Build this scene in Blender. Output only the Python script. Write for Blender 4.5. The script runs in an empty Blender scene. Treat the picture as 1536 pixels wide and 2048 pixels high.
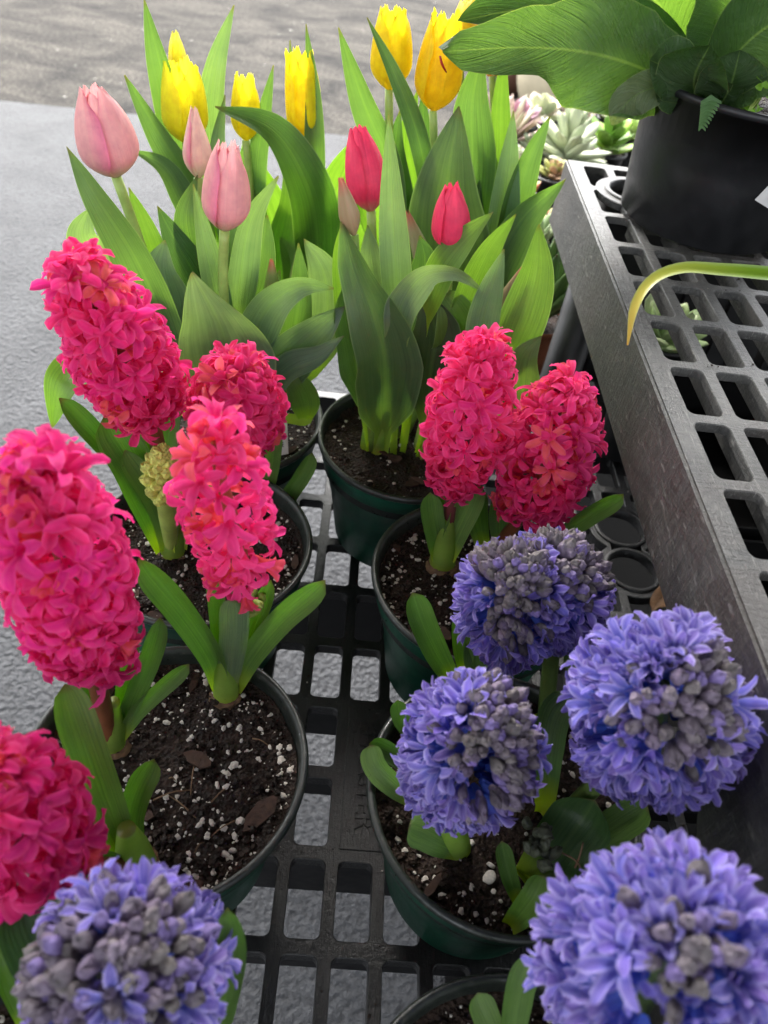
import bpy, math, random
import numpy as np
from mathutils import Matrix, Vector, noise

random.seed(7); np.random.seed(7)
scene = bpy.context.scene
COL = scene.collection

# ------------------------------------------------------------------ camera
HC = 0.95                                   # camera height above the ground
F = 1500.0; PITCH, ROLL, YAW = (math.radians(a) for a in (44.385, 8.875, 4.54))
V3 = lambda *a: np.array(a, float)
cp, sp = math.cos(PITCH), math.sin(PITCH)
FW = V3(math.sin(YAW)*cp, math.cos(YAW)*cp, -sp)
_r = V3(math.cos(YAW), -math.sin(YAW), 0); _u = np.cross(_r, FW)
RT = math.cos(ROLL)*_r + math.sin(ROLL)*_u
UP = -math.sin(ROLL)*_r + math.cos(ROLL)*_u
CAM = V3(0, 0, HC)
cd = bpy.data.cameras.new('camera'); co = bpy.data.objects.new('camera', cd); COL.objects.link(co)
co.matrix_world = Matrix(((RT[0], UP[0], -FW[0], 0), (RT[1], UP[1], -FW[1], 0), (RT[2], UP[2], -FW[2], HC), (0, 0, 0, 1)))
cd.sensor_fit = 'HORIZONTAL'; cd.sensor_width = 36; cd.lens = F/1536*36
cd.clip_start = 0.01; cd.clip_end = 500
cd.dof.use_dof = True; cd.dof.focus_distance = 0.47; cd.dof.aperture_fstop = 13
scene.camera = co

# ------------------------------------------------------------------ light
SUN_EL, SUN_AZ = math.radians(52), math.radians(-16)      # azimuth measured from +Y (away from the camera) to the right
world = bpy.data.worlds.new('World'); scene.world = world; world.use_nodes = True
wn = world.node_tree; wn.nodes.clear()
wo = wn.nodes.new('ShaderNodeOutputWorld'); bg = wn.nodes.new('ShaderNodeBackground')
sky = wn.nodes.new('ShaderNodeTexSky'); sky.sky_type = 'NISHITA'; sky.sun_disc = False
sky.sun_elevation = SUN_EL; sky.sun_rotation = SUN_AZ; sky.dust_density = 4; sky.air_density = 1.0
hs = wn.nodes.new('ShaderNodeHueSaturation'); hs.inputs['Saturation'].default_value = 0.22
wn.links.new(sky.outputs[0], hs.inputs['Color']); wn.links.new(hs.outputs[0], bg.inputs[0])
bg.inputs[1].default_value = 0.15; wn.links.new(bg.outputs[0], wo.inputs[0])
sl = bpy.data.lights.new('sun', 'SUN'); sl.energy = 1.5; sl.angle = math.radians(28); sl.color = (1, 0.96, 0.9)
so = bpy.data.objects.new('sun', sl); COL.objects.link(so)
sd = Vector((math.cos(SUN_EL)*math.sin(SUN_AZ), math.cos(SUN_EL)*math.cos(SUN_AZ), math.sin(SUN_EL)))
so.rotation_euler = sd.to_track_quat('Z', 'Y').to_euler(); so.location = sd*8
scene.view_settings.view_transform = 'Standard'; scene.view_settings.look = 'None'
scene.view_settings.gamma = 1; scene.view_settings.exposure = 2.62
scene.cycles.max_bounces = 8; scene.cycles.transmission_bounces = 6; scene.cycles.transparent_max_bounces = 6
scene.cycles.sample_clamp_indirect = 6

# ------------------------------------------------------------------ pixel helpers (heights z are relative to the camera)
def ray(x, y): return FW + RT*(x-768)/F - UP*(y-1024)/F
def onz(x, y, z): d = ray(x, y); return CAM + d*(z/d[2])
def atd(x, y, dep): return CAM + ray(x, y)*dep
def depth(p): return float((np.asarray(p)-CAM) @ FW)
def above(base, x, y, dd=0.0):
    d = ray(x, y); b = np.asarray(base)-CAM
    t = (b[:2] @ d[:2])/(d[:2] @ d[:2])
    return CAM + d*(t + dd)
def proj(p):
    d = np.asarray(p)-CAM; z = d @ FW
    return 768+F*(d @ RT)/z, 1024-F*(d @ UP)/z
def pts_of(base, spec):
    out = []
    for s in spec:
        if len(s) == 2: out.append(above(base, *s))
        elif len(s) == 3: out.append(above(base, *s))
        else: out.append(onz(s[0], s[1], s[3]))
    return out

# ------------------------------------------------------------------ object helpers
def link(o, parent=None):
    COL.objects.link(o)
    if parent is not None:
        o.parent = parent
        if parent.type == 'EMPTY':
            o.matrix_parent_inverse = Matrix.Translation(-Vector(parent.location))
    return o
def thing(name, label, cat, loc, group=None):
    o = bpy.data.objects.new(name, None); o.location = Vector(loc); o.empty_display_size = 0.02
    COL.objects.link(o); o['label'] = label; o['category'] = cat
    if group: o['group'] = group
    return o
def mesh(name, verts, faces, mat=None, uvs=None, smooth=True):
    me = bpy.data.meshes.new(name)
    me.from_pydata([tuple(map(float, v)) for v in verts], [], faces)
    if uvs is not None:
        ul = me.uv_layers.new(name='UVMap')
        li = np.empty(len(me.loops), dtype=np.int32); me.loops.foreach_get('vertex_index', li)
        ul.data.foreach_set('uv', np.asarray(uvs, dtype=np.float32)[li].ravel())
    if smooth: me.polygons.foreach_set('use_smooth', [True]*len(me.polygons))
    if mat: me.materials.append(mat)
    me.update(); return me
def obj(name, me, parent=None, color=None, mw=None):
    o = bpy.data.objects.new(name, me)
    if mw is not None: o.matrix_basis = mw
    if color is not None: o.color = (*color, 1)
    return link(o, parent)
def tag(o, label, cat, group=None):
    o['label'] = label; o['category'] = cat
    if group: o['group'] = group
    return o
def grid_faces(nu, nv, off=0, close=False):
    f = []
    for j in range(nv-1):
        for i in range(nu if close else nu-1):
            i2 = (i+1) % nu
            f.append((off+j*nu+i, off+j*nu+i2, off+(j+1)*nu+i2, off+(j+1)*nu+i))
    return f
def spline(P, n):
    P = np.array(P, float)
    if len(P) == 2: return np.array([P[0]+(P[1]-P[0])*t for t in np.linspace(0, 1, n)])
    d = np.r_[0, np.cumsum(np.maximum(1e-6, np.linalg.norm(np.diff(P, axis=0), axis=1))**0.7)]
    Q = np.vstack([2*P[0]-P[1], P, 2*P[-1]-P[-2]])
    d = np.r_[d[0]-(d[1]-d[0]), d, d[-1]+(d[-1]-d[-2])]
    out = []
    for t in np.linspace(d[1], d[-2], n):
        k = min(max(np.searchsorted(d, t, side='right')-1, 1), len(d)-3)
        t0, t1, t2, t3 = d[k-1:k+3]; p0, p1, p2, p3 = Q[k-1:k+3]
        a1 = (t1-t)/(t1-t0)*p0+(t-t0)/(t1-t0)*p1; a2 = (t2-t)/(t2-t1)*p1+(t-t1)/(t2-t1)*p2; a3 = (t3-t)/(t3-t2)*p2+(t-t2)/(t3-t2)*p3
        b1 = (t2-t)/(t2-t0)*a1+(t-t0)/(t2-t0)*a2; b2 = (t3-t)/(t3-t1)*a2+(t-t1)/(t3-t1)*a3
        out.append((t2-t)/(t2-t1)*b1+(t-t1)/(t2-t1)*b2)
    return np.array(out)
def norm(v): v = np.asarray(v, float); return v/max(1e-9, np.linalg.norm(v))
def tube(path, radii, ns=10, n=14, cap=True):
    S = spline(path, n); R = np.interp(np.linspace(0, 1, n), np.linspace(0, 1, len(radii)), radii)
    T = np.gradient(S, axis=0); v = []; N = norm(np.cross(T[0], [0.3, 0.9, 0.2]))
    for k in range(n):
        t = norm(T[k]); N = norm(N-t*(N @ t)); B = np.cross(t, N)
        for a in range(ns):
            an = 2*math.pi*a/ns; v.append(S[k]+R[k]*(math.cos(an)*N+math.sin(an)*B))
    f = grid_faces(ns, n, close=True)
    if cap: f.append(tuple(range((n-1)*ns, n*ns))); f.append(tuple(range(ns-1, -1, -1)))
    uv = [(a/ns, k/(n-1)) for k in range(n) for a in range(ns)]
    return v, f, uv
def lathe(prof, c, ns=64, wob=0.0):
    v = []; 
    for r, z in prof:
        for a in range(ns):
            an = 2*math.pi*a/ns; rr = r*(1+wob*math.sin(2*an+1.3)+wob*.6*math.sin(3*an))
            v.append((c[0]+rr*math.cos(an), c[1]+rr*math.sin(an), c[2]+z))
    return v, grid_faces(ns, len(prof), close=True)
def join(parts):
    V, Fc, U = [], [], []
    for p in parts:
        o = len(V); V += list(p[0]); Fc += [tuple(i+o for i in f) for f in p[1]]
        U += list(p[2]) if len(p) > 2 else [(0, 0)]*len(p[0])
    return V, Fc, U
def box(x0, x1, y0, y1, z0, z1):
    v = [(x0,y0,z0),(x1,y0,z0),(x1,y1,z0),(x0,y1,z0),(x0,y0,z1),(x1,y0,z1),(x1,y1,z1),(x0,y1,z1)]
    return v, [(3,2,1,0),(4,5,6,7),(0,1,5,4),(1,2,6,5),(2,3,7,6),(3,0,4,7)]
def bevel(o, w, seg=2):
    m = o.modifiers.new('bevel', 'BEVEL'); m.width = w; m.segments = seg; m.limit_method = 'ANGLE'; return o

# ------------------------------------------------------------------ materials
class NT:
    def __init__(self, name):
        self.m = bpy.data.materials.new(name); self.m.use_nodes = True
        self.t = self.m.node_tree; self.t.nodes.clear()
        self.out = self.n('ShaderNodeOutputMaterial'); 
    def n(self, ty, **kw):
        nd = self.t.nodes.new(ty)
        for k, v in kw.items():
            if k.startswith('i_'): nd.inputs[k[2:].replace('_', ' ')].default_value = v
            else: setattr(nd, k, v)
        return nd
    def l(self, a, b): self.t.links.new(a, b)
    def mix(self, fac, a, b, blend='MIX'):
        m = self.n('ShaderNodeMix', data_type='RGBA', blend_type=blend)
        for s, v in ((m.inputs[0], fac), (m.inputs[6], a), (m.inputs[7], b)):
            if isinstance(v, bpy.types.NodeSocket): self.l(v, s)
            elif isinstance(v, (int, float)): s.default_value = v
            else: s.default_value = (*v, 1) if len(v) == 3 else v
        return m.outputs[2]
    def math(self, op, a, b=0.0, c=0.0, clamp=False):
        m = self.n('ShaderNodeMath', operation=op, use_clamp=clamp)
        for s, v in zip(m.inputs, (a, b, c)):
            if isinstance(v, bpy.types.NodeSocket): self.l(v, s)
            else: s.default_value = v
        return m.outputs[0]
    def ramp(self, fac, stops, interp='LINEAR'):
        r = self.n('ShaderNodeValToRGB'); r.color_ramp.interpolation = interp
        e = r.color_ramp.elements
        while len(e) < len(stops): e.new(0.5)
        for k, (p, c) in enumerate(stops):
            e[k].position = p; e[k].color = (c, c, c, 1) if isinstance(c, (int, float)) else (*c, 1)
        if fac is not None: self.l(fac, r.inputs[0])
        return r.outputs[0]
    def noise(self, vec, scale, detail=4, rough=0.55, dist=0.0):
        k = self.n('ShaderNodeTexNoise', i_Scale=scale, i_Detail=detail, i_Roughness=rough, i_Distortion=dist)
        if vec is not None: self.l(vec, k.inputs['Vector'])
        return k.outputs[0]
    def mapping(self, vec, scale=(1,1,1), loc=(0,0,0), rot=(0,0,0)):
        k = self.n('ShaderNodeMapping'); k.inputs['Scale'].default_value = scale; k.inputs['Location'].default_value = loc; k.inputs['Rotation'].default_value = rot
        self.l(vec, k.inputs[0]); return k.outputs[0]
    def bump(self, h, dist, strength=1.0):
        b = self.n('ShaderNodeBump', i_Distance=dist, i_Strength=strength); self.l(h, b.inputs['Height']); return b.outputs[0]
    def bsdf(self, color, rough=0.5, spec=0.5, normal=None, **kw):
        b = self.n('ShaderNodeBsdfPrincipled')
        for s, v in (('Base Color', color), ('Roughness', rough), ('Specular IOR Level', spec)):
            if isinstance(v, bpy.types.NodeSocket): self.l(v, b.inputs[s])
            elif isinstance(v, (int, float)): b.inputs[s].default_value = v
            else: b.inputs[s].default_value = (*v, 1)
        if normal is not None: self.l(normal, b.inputs['Normal'])
        for k, v in kw.items(): b.inputs[k.replace('_', ' ')].default_value = v
        return b.outputs[0]
    def thin(self, surf, tcolor, fac, normal=None):
        t = self.n('ShaderNodeBsdfTranslucent')
        if isinstance(tcolor, bpy.types.NodeSocket): self.l(tcolor, t.inputs[0])
        else: t.inputs[0].default_value = (*tcolor, 1)
        if normal is not None: self.l(normal, t.inputs['Normal'])
        mx = self.n('ShaderNodeMixShader'); mx.inputs[0].default_value = fac
        self.l(surf, mx.inputs[1]); self.l(t.outputs[0], mx.inputs[2]); return mx.outputs[0]
    def done(self, s): self.l(s, self.out.inputs[0]); return self.m
    def pos(self): return self.n('ShaderNodeNewGeometry').outputs['Position']
    def gen(self): return self.n('ShaderNodeTexCoord').outputs['Object']
    def uv(self): return self.n('ShaderNodeTexCoord').outputs['UV']
    def oinfo(self): return self.n('ShaderNodeObjectInfo')
    def sep(self, v):
        s = self.n('ShaderNodeSeparateXYZ'); self.l(v, s.inputs[0]); return s.outputs

def mat_leaf(name, trans=0.42, rough=0.42, tr_gain=(1.45, 1.75, 0.35), margin=True, base_tint=(0.30, 0.42, 0.03), base_to=0.28, veins=60, bumpd=0.0006):
    t = NT(name); uv = t.uv(); s = t.sep(uv); oi = t.oinfo()
    stretched = t.mapping(uv, (veins, 1.6, 1)); add = t.n('ShaderNodeVectorMath', operation='ADD'); t.l(stretched, add.inputs[0])
    cmb = t.n('ShaderNodeCombineXYZ'); t.l(t.math('MULTIPLY', oi.outputs['Random'], 37.0), cmb.inputs[2]); t.l(cmb.outputs[0], add.inputs[1])
    st = t.noise(add.outputs[0], 1.0, 3, 0.6)
    blotch = t.noise(t.pos(), 55, 4, 0.6)
    c = t.mix(t.ramp(st, [(0.3, 0.0), (0.72, 1.0)]), oi.outputs['Color'], (1.5, 1.42, 1.35), 'MULTIPLY')
    c = t.mix(t.ramp(blotch, [(0.35, 0.0), (0.7, 0.55)]), c, (0.72, 0.78, 0.8), 'MULTIPLY')
    c = t.mix(t.ramp(s[1], [(0.0, 0.9), (base_to, 0.0)]), c, base_tint)
    au = t.math('ABSOLUTE', t.math('SUBTRACT', s[0], 0.5))
    c = t.mix(t.ramp(au, [(0.0, 0.18), (0.05, 0.0)]), c, (0.22, 0.34, 0.10))
    if margin: c = t.mix(t.ramp(au, [(0.475, 0.0), (0.495, 0.45)]), c, (0.34, 0.44, 0.24))  # pale leaf margin, which also stands in for light caught on the edge
    c = t.mix(t.ramp(s[1], [(0.955, 0.0), (0.995, 0.7)]), c, (0.16, 0.11, 0.05))
    spots = t.noise(t.pos(), 420, 2, 0.5)
    c = t.mix(t.ramp(spots, [(0.73, 0.0), (0.78, 0.5)]), c, (0.10, 0.09, 0.04))
    nrm = t.bump(t.math('ADD', st, t.math('MULTIPLY', blotch, 1.2)), bumpd)
    surf = t.bsdf(c, t.ramp(blotch, [(0.3, rough-0.07), (0.7, rough+0.1)]), 0.45, nrm)
    tc = t.mix(1.0, c, tr_gain, 'MULTIPLY')
    return t.done(t.thin(surf, tc, trans, nrm))
M = {}
M['tulip_leaf'] = mat_leaf('tulip_leaf', 0.44, 0.40, veins=30)
M['hya_leaf'] = mat_leaf('hyacinth_leaf', 0.45, 0.36, tr_gain=(2.3, 2.5, 0.8), base_tint=(0.40, 0.46, 0.04), base_to=0.24, veins=26, margin=False)
M['fern_old'] = mat_leaf('fern_leaf', 0.34, 0.27, tr_gain=(1.3, 1.8, 0.3), margin=False, base_tint=(0.05, 0.1, 0.02), base_to=0.05, veins=10)
M['succ_leaf'] = mat_leaf('succulent_leaf', 0.12, 0.5, tr_gain=(1.2, 1.3, 0.6), margin=False, base_tint=(0.25, 0.3, 0.12), base_to=0.2, veins=8)

def mat_fern():
    t = NT('fern_frond'); uv = t.uv(); s = t.sep(uv); oi = t.oinfo()
    au = t.math('ABSOLUTE', t.math('SUBTRACT', s[0], 0.5))
    w = t.math('SUBTRACT', t.math('MULTIPLY', s[1], 95.0), t.math('MULTIPLY', au, 46.0))
    cm = t.n('ShaderNodeCombineXYZ'); t.l(w, cm.inputs[0]); t.l(t.math('MULTIPLY', oi.outputs['Random'], 31.0), cm.inputs[1]); t.l(t.math('MULTIPLY', au, 2.0), cm.inputs[2])
    vn = t.noise(cm.outputs[0], 1.0, 3, 0.6); bl = t.noise(t.pos(), 30, 4, 0.6)
    c = t.mix(t.ramp(vn, [(0.35, 0.0), (0.65, 1.0)]), oi.outputs['Color'], (1.35, 1.25, 1.2), 'MULTIPLY')
    c = t.mix(t.ramp(bl, [(0.35, 0.0), (0.7, 0.6)]), c, (0.62, 0.7, 0.75), 'MULTIPLY')
    c = t.mix(t.ramp(au, [(0.006, 0.75), (0.02, 0.0)]), c, (0.20, 0.30, 0.10))
    c = t.mix(t.ramp(au, [(0.485, 0.0), (0.5, 0.6)]), c, (0.30, 0.36, 0.16))
    h = t.math('ADD', t.math('MULTIPLY', vn, 1.0), t.math('MULTIPLY', bl, 2.5))
    nr = t.bump(h, 0.0022)
    surf = t.bsdf(c, t.ramp(bl, [(0.3, 0.2), (0.7, 0.36)]), 0.5, nr)
    return t.done(t.thin(surf, t.mix(1.0, c, (1.6, 1.7, 0.5), 'MULTIPLY'), 0.42, nr))
M['fern_leaf'] = mat_fern()
def mat_petal(name, trans=0.38, edge=(1, .55, .75), edge_amt=0.35, rough=0.5, vein=0.35, tipdark=0.0, base=None):
    t = NT(name); uv = t.uv(); s = t.sep(uv); oi = t.oinfo()
    st = t.noise(t.mapping(uv, (16, 1.2, 1)), 1.6, 3, 0.6)
    c = t.mix(t.ramp(st, [(0.3, 0.0), (0.75, vein)]), oi.outputs['Color'], edge)
    au = t.math('ABSOLUTE', t.math('SUBTRACT', s[0], 0.5))
    c = t.mix(t.ramp(au, [(0.25, 0.0), (0.5, edge_amt)]), c, edge)
    c = t.mix(t.ramp(t.noise(t.pos(), 160, 3), [(0.35, 0.0), (0.7, 0.5)]), c, (0.74, 0.62, 0.74), 'MULTIPLY')
    if base: c = t.mix(t.ramp(s[1], [(0.0, 0.85), (base[1], 0.0)]), c, base[0])
    nrm = t.bump(st, 0.0005)
    surf = t.bsdf(c, rough, 0.22, nrm)
    return t.done(t.thin(surf, c, trans, nrm))
M['pink_floret'] = mat_petal('pink_floret', 0.48, (1.0, 0.13, 0.37), 0.7, 0.45, 0.45)
M['blue_floret'] = mat_petal('blue_floret', 0.3, (0.70, 0.64, 1.0), 0.75, 0.40, 0.42, base=((0.03, 0.14, 0.58), 0.72))
M['tulip_pink'] = mat_petal('pink_tulip_petal', 0.3, (0.84, 0.20, 0.36), 0.8, 0.4, 0.25, base=((0.62, 0.58, 0.33), 0.22))
M['tulip_red'] = mat_petal('red_tulip_petal', 0.3, (0.80, 0.03, 0.10), 0.6, 0.38, 0.35, base=((0.62, 0.32, 0.22), 0.16))
M['tulip_yellow'] = mat_petal('yellow_tulip_petal', 0.58, (1.0, 0.92, 0.04), 0.4, 0.42, 0.35)

def mat_plain(name, col, rough, spec=0.5, var=0.25, scale=60, bumpd=0.0, trans=None, use_obj=False):
    t = NT(name); p = t.pos(); n = t.noise(p, scale, 5, 0.6)
    c = t.oinfo().outputs['Color'] if use_obj else None
    dark = tuple(x*(1-var) for x in (1, 1, 1)); 
    base = c if use_obj else col
    c = t.mix(t.ramp(n, [(0.3, 1.0), (0.7, 0.0)]), base, dark, 'MULTIPLY')
    nrm = t.bump(n, bumpd) if bumpd else None
    s = t.bsdf(c, t.ramp(n, [(0.3, max(0.05, rough-0.08)), (0.7, rough+0.1)]), spec, nrm)
    if trans: s = t.thin(s, trans[0], trans[1])
    return t.done(s)
M['bud'] = mat_plain('hyacinth_bud', (0.2, 0.2, 0.2), 0.5, 0.35, 0.5, 330, 0.0012, use_obj=True)
M['stem'] = mat_plain('stem', (0.2, 0.3, 0.05), 0.4, 0.4, 0.3, 120, 0.0003, use_obj=True)
def mat_pot():
    t = NT('green_pot'); p = t.pos(); n = t.noise(p, 40, 5, 0.6); sm = t.noise(t.mapping(p, (1, 1, 0.25)), 90, 4, 0.6)
    c = t.mix(t.ramp(n, [(0.3, 0.0), (0.72, 1.0)]), (0.003, 0.045, 0.027), (0.006, 0.085, 0.045))
    c = t.mix(t.ramp(sm, [(0.66, 0.0), (0.82, 0.25)]), c, (0.08, 0.11, 0.09))
    return t.done(t.bsdf(c, t.ramp(sm, [(0.3, 0.38), (0.7, 0.52)]), 0.28, t.bump(n, 0.0006)))
M['pot'] = mat_pot()
def mat_rim():
    t = NT('pot_rim'); p = t.pos(); n = t.noise(p, 70, 5, 0.65); d = t.noise(p, 260, 4, 0.7)
    c = t.mix(t.ramp(n, [(0.35, 0.0), (0.75, 1.0)]), (0.008, 0.012, 0.010), (0.022, 0.026, 0.022))
    c = t.mix(t.ramp(d, [(0.62, 0.0), (0.75, 0.6)]), c, (0.13, 0.11, 0.08))
    return t.done(t.bsdf(c, t.ramp(d, [(0.3, 0.24), (0.75, 0.62)]), 0.5, t.bump(d, 0.0003)))
M['rim'] = mat_rim()
M['black_pot'] = mat_plain('black_pot', (0.012, 0.0125, 0.014), 0.42, 0.45, 0.35, 45, 0.0005)
M['terracotta'] = mat_plain('terracotta', (0.30, 0.095, 0.045), 0.7, 0.3, 0.35, 50, 0.0008)
M['brown_clay'] = mat_plain('brown_clay', (0.12, 0.055, 0.035), 0.55, 0.4, 0.3, 20, 0.001)
M['cream_clay'] = mat_plain('cream_clay', (0.55, 0.48, 0.33), 0.6, 0.4, 0.2, 20, 0.001)
M['grey_plank'] = mat_plain('grey_plank', (0.16, 0.145, 0.135), 0.7, 0.3, 0.4, 18, 0.001)
M['white_label'] = mat_plain('white_label', (0.72, 0.72, 0.70), 0.45, 0.4, 0.12, 60)
M['ink'] = mat_plain('ink', (0.02, 0.02, 0.025), 0.6, 0.3, 0.1, 60)
M['red_ink'] = mat_plain('red_ink', (0.35, 0.02, 0.07), 0.6, 0.3, 0.1, 60)
M['perlite'] = mat_plain('perlite', (0.58, 0.54, 0.47), 0.75, 0.3, 0.35, 700, 0.0004)
M['bark'] = mat_plain('bark', (0.075, 0.042, 0.028), 0.75, 0.3, 0.55, 260, 0.0008)
M['bulb_skin'] = mat_plain('bulb_skin', (0.20, 0.12, 0.06), 0.6, 0.3, 0.6, 220, 0.001)
M['root'] = mat_plain('root', (0.16, 0.095, 0.05), 0.6, 0.3, 0.3, 300)
M['dry_leaf'] = mat_plain('dry_leaf', (0.23, 0.12, 0.055), 0.6, 0.3, 0.5, 160, 0.001, trans=((0.3, 0.15, 0.05), 0.2))
def mat_soil():
    t = NT('potting_soil'); p = t.pos()
    n = t.noise(p, 190, 6, 0.7); m = t.noise(p, 60, 4, 0.6); v = t.n('ShaderNodeTexVoronoi', i_Scale=420.0); t.l(p, v.inputs['Vector'])
    c = t.mix(t.ramp(n, [(0.32, 0.0), (0.7, 1.0)]), (0.008, 0.005, 0.0036), (0.052, 0.030, 0.020))
    c = t.mix(t.ramp(m, [(0.55, 0.0), (0.75, 0.6)]), c, (0.055, 0.034, 0.024))
    sp = t.noise(p, 900, 2, 0.5)
    c = t.mix(t.ramp(sp, [(0.72, 0.0), (0.77, 0.8)]), c, (0.36, 0.32, 0.26))
    h = t.math('ADD', n, t.math('MULTIPLY', v.outputs['Distance'], 0.8))
    return t.done(t.bsdf(c, t.ramp(n, [(0.4, 0.5), (0.7, 0.9)]), 0.25, t.bump(h, 0.006)))
M['soil'] = mat_soil()
def mat_bench():
    t = NT('grey_recycled_plastic'); p = t.pos()
    sw = t.noise(t.mapping(p, (1, 0.55, 1)), 15, 7, 0.66, 1.8); fi = t.noise(t.mapping(p, (1, 1, 2)), 240, 5, 0.75)
    st = t.noise(t.mapping(p, (60, 300, 34), rot=(0.25, 0, 0)), 1, 6, 0.7, 0.6)            # fibrous streaks of the moulding
    sc = t.noise(t.mapping(p, (900, 70, 260), rot=(0.3, 0.4, 0.5)), 1, 4, 0.65); sc2 = t.noise(t.mapping(p, (80, 900, 200), rot=(0.1, 0.2, -0.25)), 1, 3, 0.65)
    stain = t.noise(p, 9, 4, 0.6, 0.5)
    c = t.mix(t.ramp(sw, [(0.32, 0.0), (0.68, 1.0)]), (0.010, 0.0105, 0.011), (0.064, 0.062, 0.056))
    c = t.mix(t.ramp(st, [(0.46, 0.0), (0.70, 0.55)]), c, (0.105, 0.10, 0.09))
    c = t.mix(t.ramp(fi, [(0.54, 0.0), (0.75, 0.6)]), c, (0.17, 0.16, 0.142))
    c = t.mix(t.ramp(stain, [(0.52, 0.0), (0.62, 0.45)]), c, (0.045, 0.032, 0.026))
    c = t.mix(t.ramp(sc, [(0.6, 0.0), (0.68, 0.55)]), c, (0.24, 0.23, 0.21))
    c = t.mix(t.ramp(sc2, [(0.64, 0.0), (0.7, 0.75)]), c, (0.012, 0.012, 0.012))
    h = t.math('ADD', fi, t.math('ADD', st, t.math('MULTIPLY', t.math('ADD', sw, sc), 0.8)))
    return t.done(t.bsdf(c, t.ramp(fi, [(0.3, 0.28), (0.7, 0.5)]), 0.7, t.bump(h, 0.0008)))
M['bench'] = mat_bench()
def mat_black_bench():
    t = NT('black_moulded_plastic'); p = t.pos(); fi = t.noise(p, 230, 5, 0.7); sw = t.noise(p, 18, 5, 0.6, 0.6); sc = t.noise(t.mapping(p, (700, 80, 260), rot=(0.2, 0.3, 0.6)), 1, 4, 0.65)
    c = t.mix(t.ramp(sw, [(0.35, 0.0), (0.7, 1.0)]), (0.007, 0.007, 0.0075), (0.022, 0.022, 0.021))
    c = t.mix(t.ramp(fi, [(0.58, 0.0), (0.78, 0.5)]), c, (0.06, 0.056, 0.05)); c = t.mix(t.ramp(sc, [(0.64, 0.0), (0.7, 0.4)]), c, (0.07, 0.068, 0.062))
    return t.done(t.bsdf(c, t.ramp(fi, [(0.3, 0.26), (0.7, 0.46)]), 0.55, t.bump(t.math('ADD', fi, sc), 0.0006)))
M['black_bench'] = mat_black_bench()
M['leg'] = mat_plain('black_plastic', (0.014, 0.014, 0.015), 0.45, 0.45, 0.3, 60, 0.0003)
def mat_concrete():
    t = NT('rough_concrete'); p = t.pos()
    a = t.noise(p, 125, 5, 0.62, 0.3); b = t.noise(p, 7, 6, 0.65); v = t.n('ShaderNodeTexVoronoi', i_Scale=130.0, feature='SMOOTH_F1'); t.l(p, v.inputs['Vector'])
    f = t.noise(p, 420, 3, 0.6)
    c = t.mix(t.ramp(b, [(0.3, 0.0), (0.7, 1.0)]), (0.046, 0.048, 0.053), (0.080, 0.083, 0.090))
    c = t.mix(t.ramp(a, [(0.28, 0.9), (0.5, 0.0)]), c, (0.020, 0.020, 0.022))
    c = t.mix(t.ramp(f, [(0.6, 0.0), (0.75, 0.4)]), c, (0.14, 0.14, 0.145))
    h = t.math('ADD', t.math('MULTIPLY', a, 1.6), t.math('ADD', v.outputs['Distance'], t.math('MULTIPLY', f, 0.25)))
    return t.done(t.bsdf(c, 0.55, 0.26, t.bump(h, 0.012)))
M['concrete'] = mat_concrete()
def mat_asphalt():
    t = NT('worn_asphalt'); p = t.pos()
    a = t.noise(p, 75, 5, 0.7); b = t.noise(t.mapping(p, (0.9, 1.6, 1)), 3.2, 7, 0.7, 0.8); g = t.n('ShaderNodeTexVoronoi', i_Scale=60.0); t.l(p, g.inputs['Vector'])
    c = t.mix(t.ramp(b, [(0.34, 0.0), (0.66, 1.0)]), (0.030, 0.0295, 0.029), (0.105, 0.097, 0.085))
    c = t.mix(t.ramp(a, [(0.36, 0.85), (0.55, 0.0)]), c, (0.022, 0.022, 0.022))
    c = t.mix(t.ramp(a, [(0.6, 0.0), (0.72, 0.55)]), c, (0.25, 0.235, 0.205))
    chip = t.noise(t.mapping(p, (1, 1.7, 1)), 26, 2, 0.4)
    c = t.mix(t.ramp(chip, [(0.735, 0.0), (0.765, 0.7)]), c, (0.42, 0.41, 0.38))
    c = t.mix(t.ramp(t.noise(t.mapping(p, (1, 3.5, 1), loc=(3, 1, 0)), 9, 3), [(0.70, 0.0), (0.73, 0.7)]), c, (0.02, 0.02, 0.02))
    h = t.math('ADD', a, g.outputs['Distance'])
    return t.done(t.bsdf(c, 0.95, 0.06, t.bump(h, 0.006)))
M['asphalt'] = mat_asphalt()
M['mat'] = mat_plain('under_bench_shade', (0.006, 0.006, 0.006), 0.95, 0.05, 0.4, 90)  # near-black colour standing in for shade under the taller bench
M['canopy'] = mat_plain('unseen_canopy_white', (0.68, 0.68, 0.66), 0.6, 0.4, 0.15, 3)  # pale underside of the added canopy, for fill light
M['shopwall'] = mat_plain('shop_wall', (0.66, 0.63, 0.58), 0.8, 0.3, 0.2, 3)
#=====STRUCTURE
ZD = -0.515                                   # lower deck, relative to the camera
def Z(z): return HC+z
def sheet(name, x0, x1, y0, y1, z, m, nx=1, ny=1):
    v = [(x0+(x1-x0)*i/nx, y0+(y1-y0)*j/ny, z) for j in range(ny+1) for i in range(nx+1)]
    o = obj(name, mesh(name, v, grid_faces(nx+1, ny+1), m, smooth=False)); o['kind'] = 'structure'; return o
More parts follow.
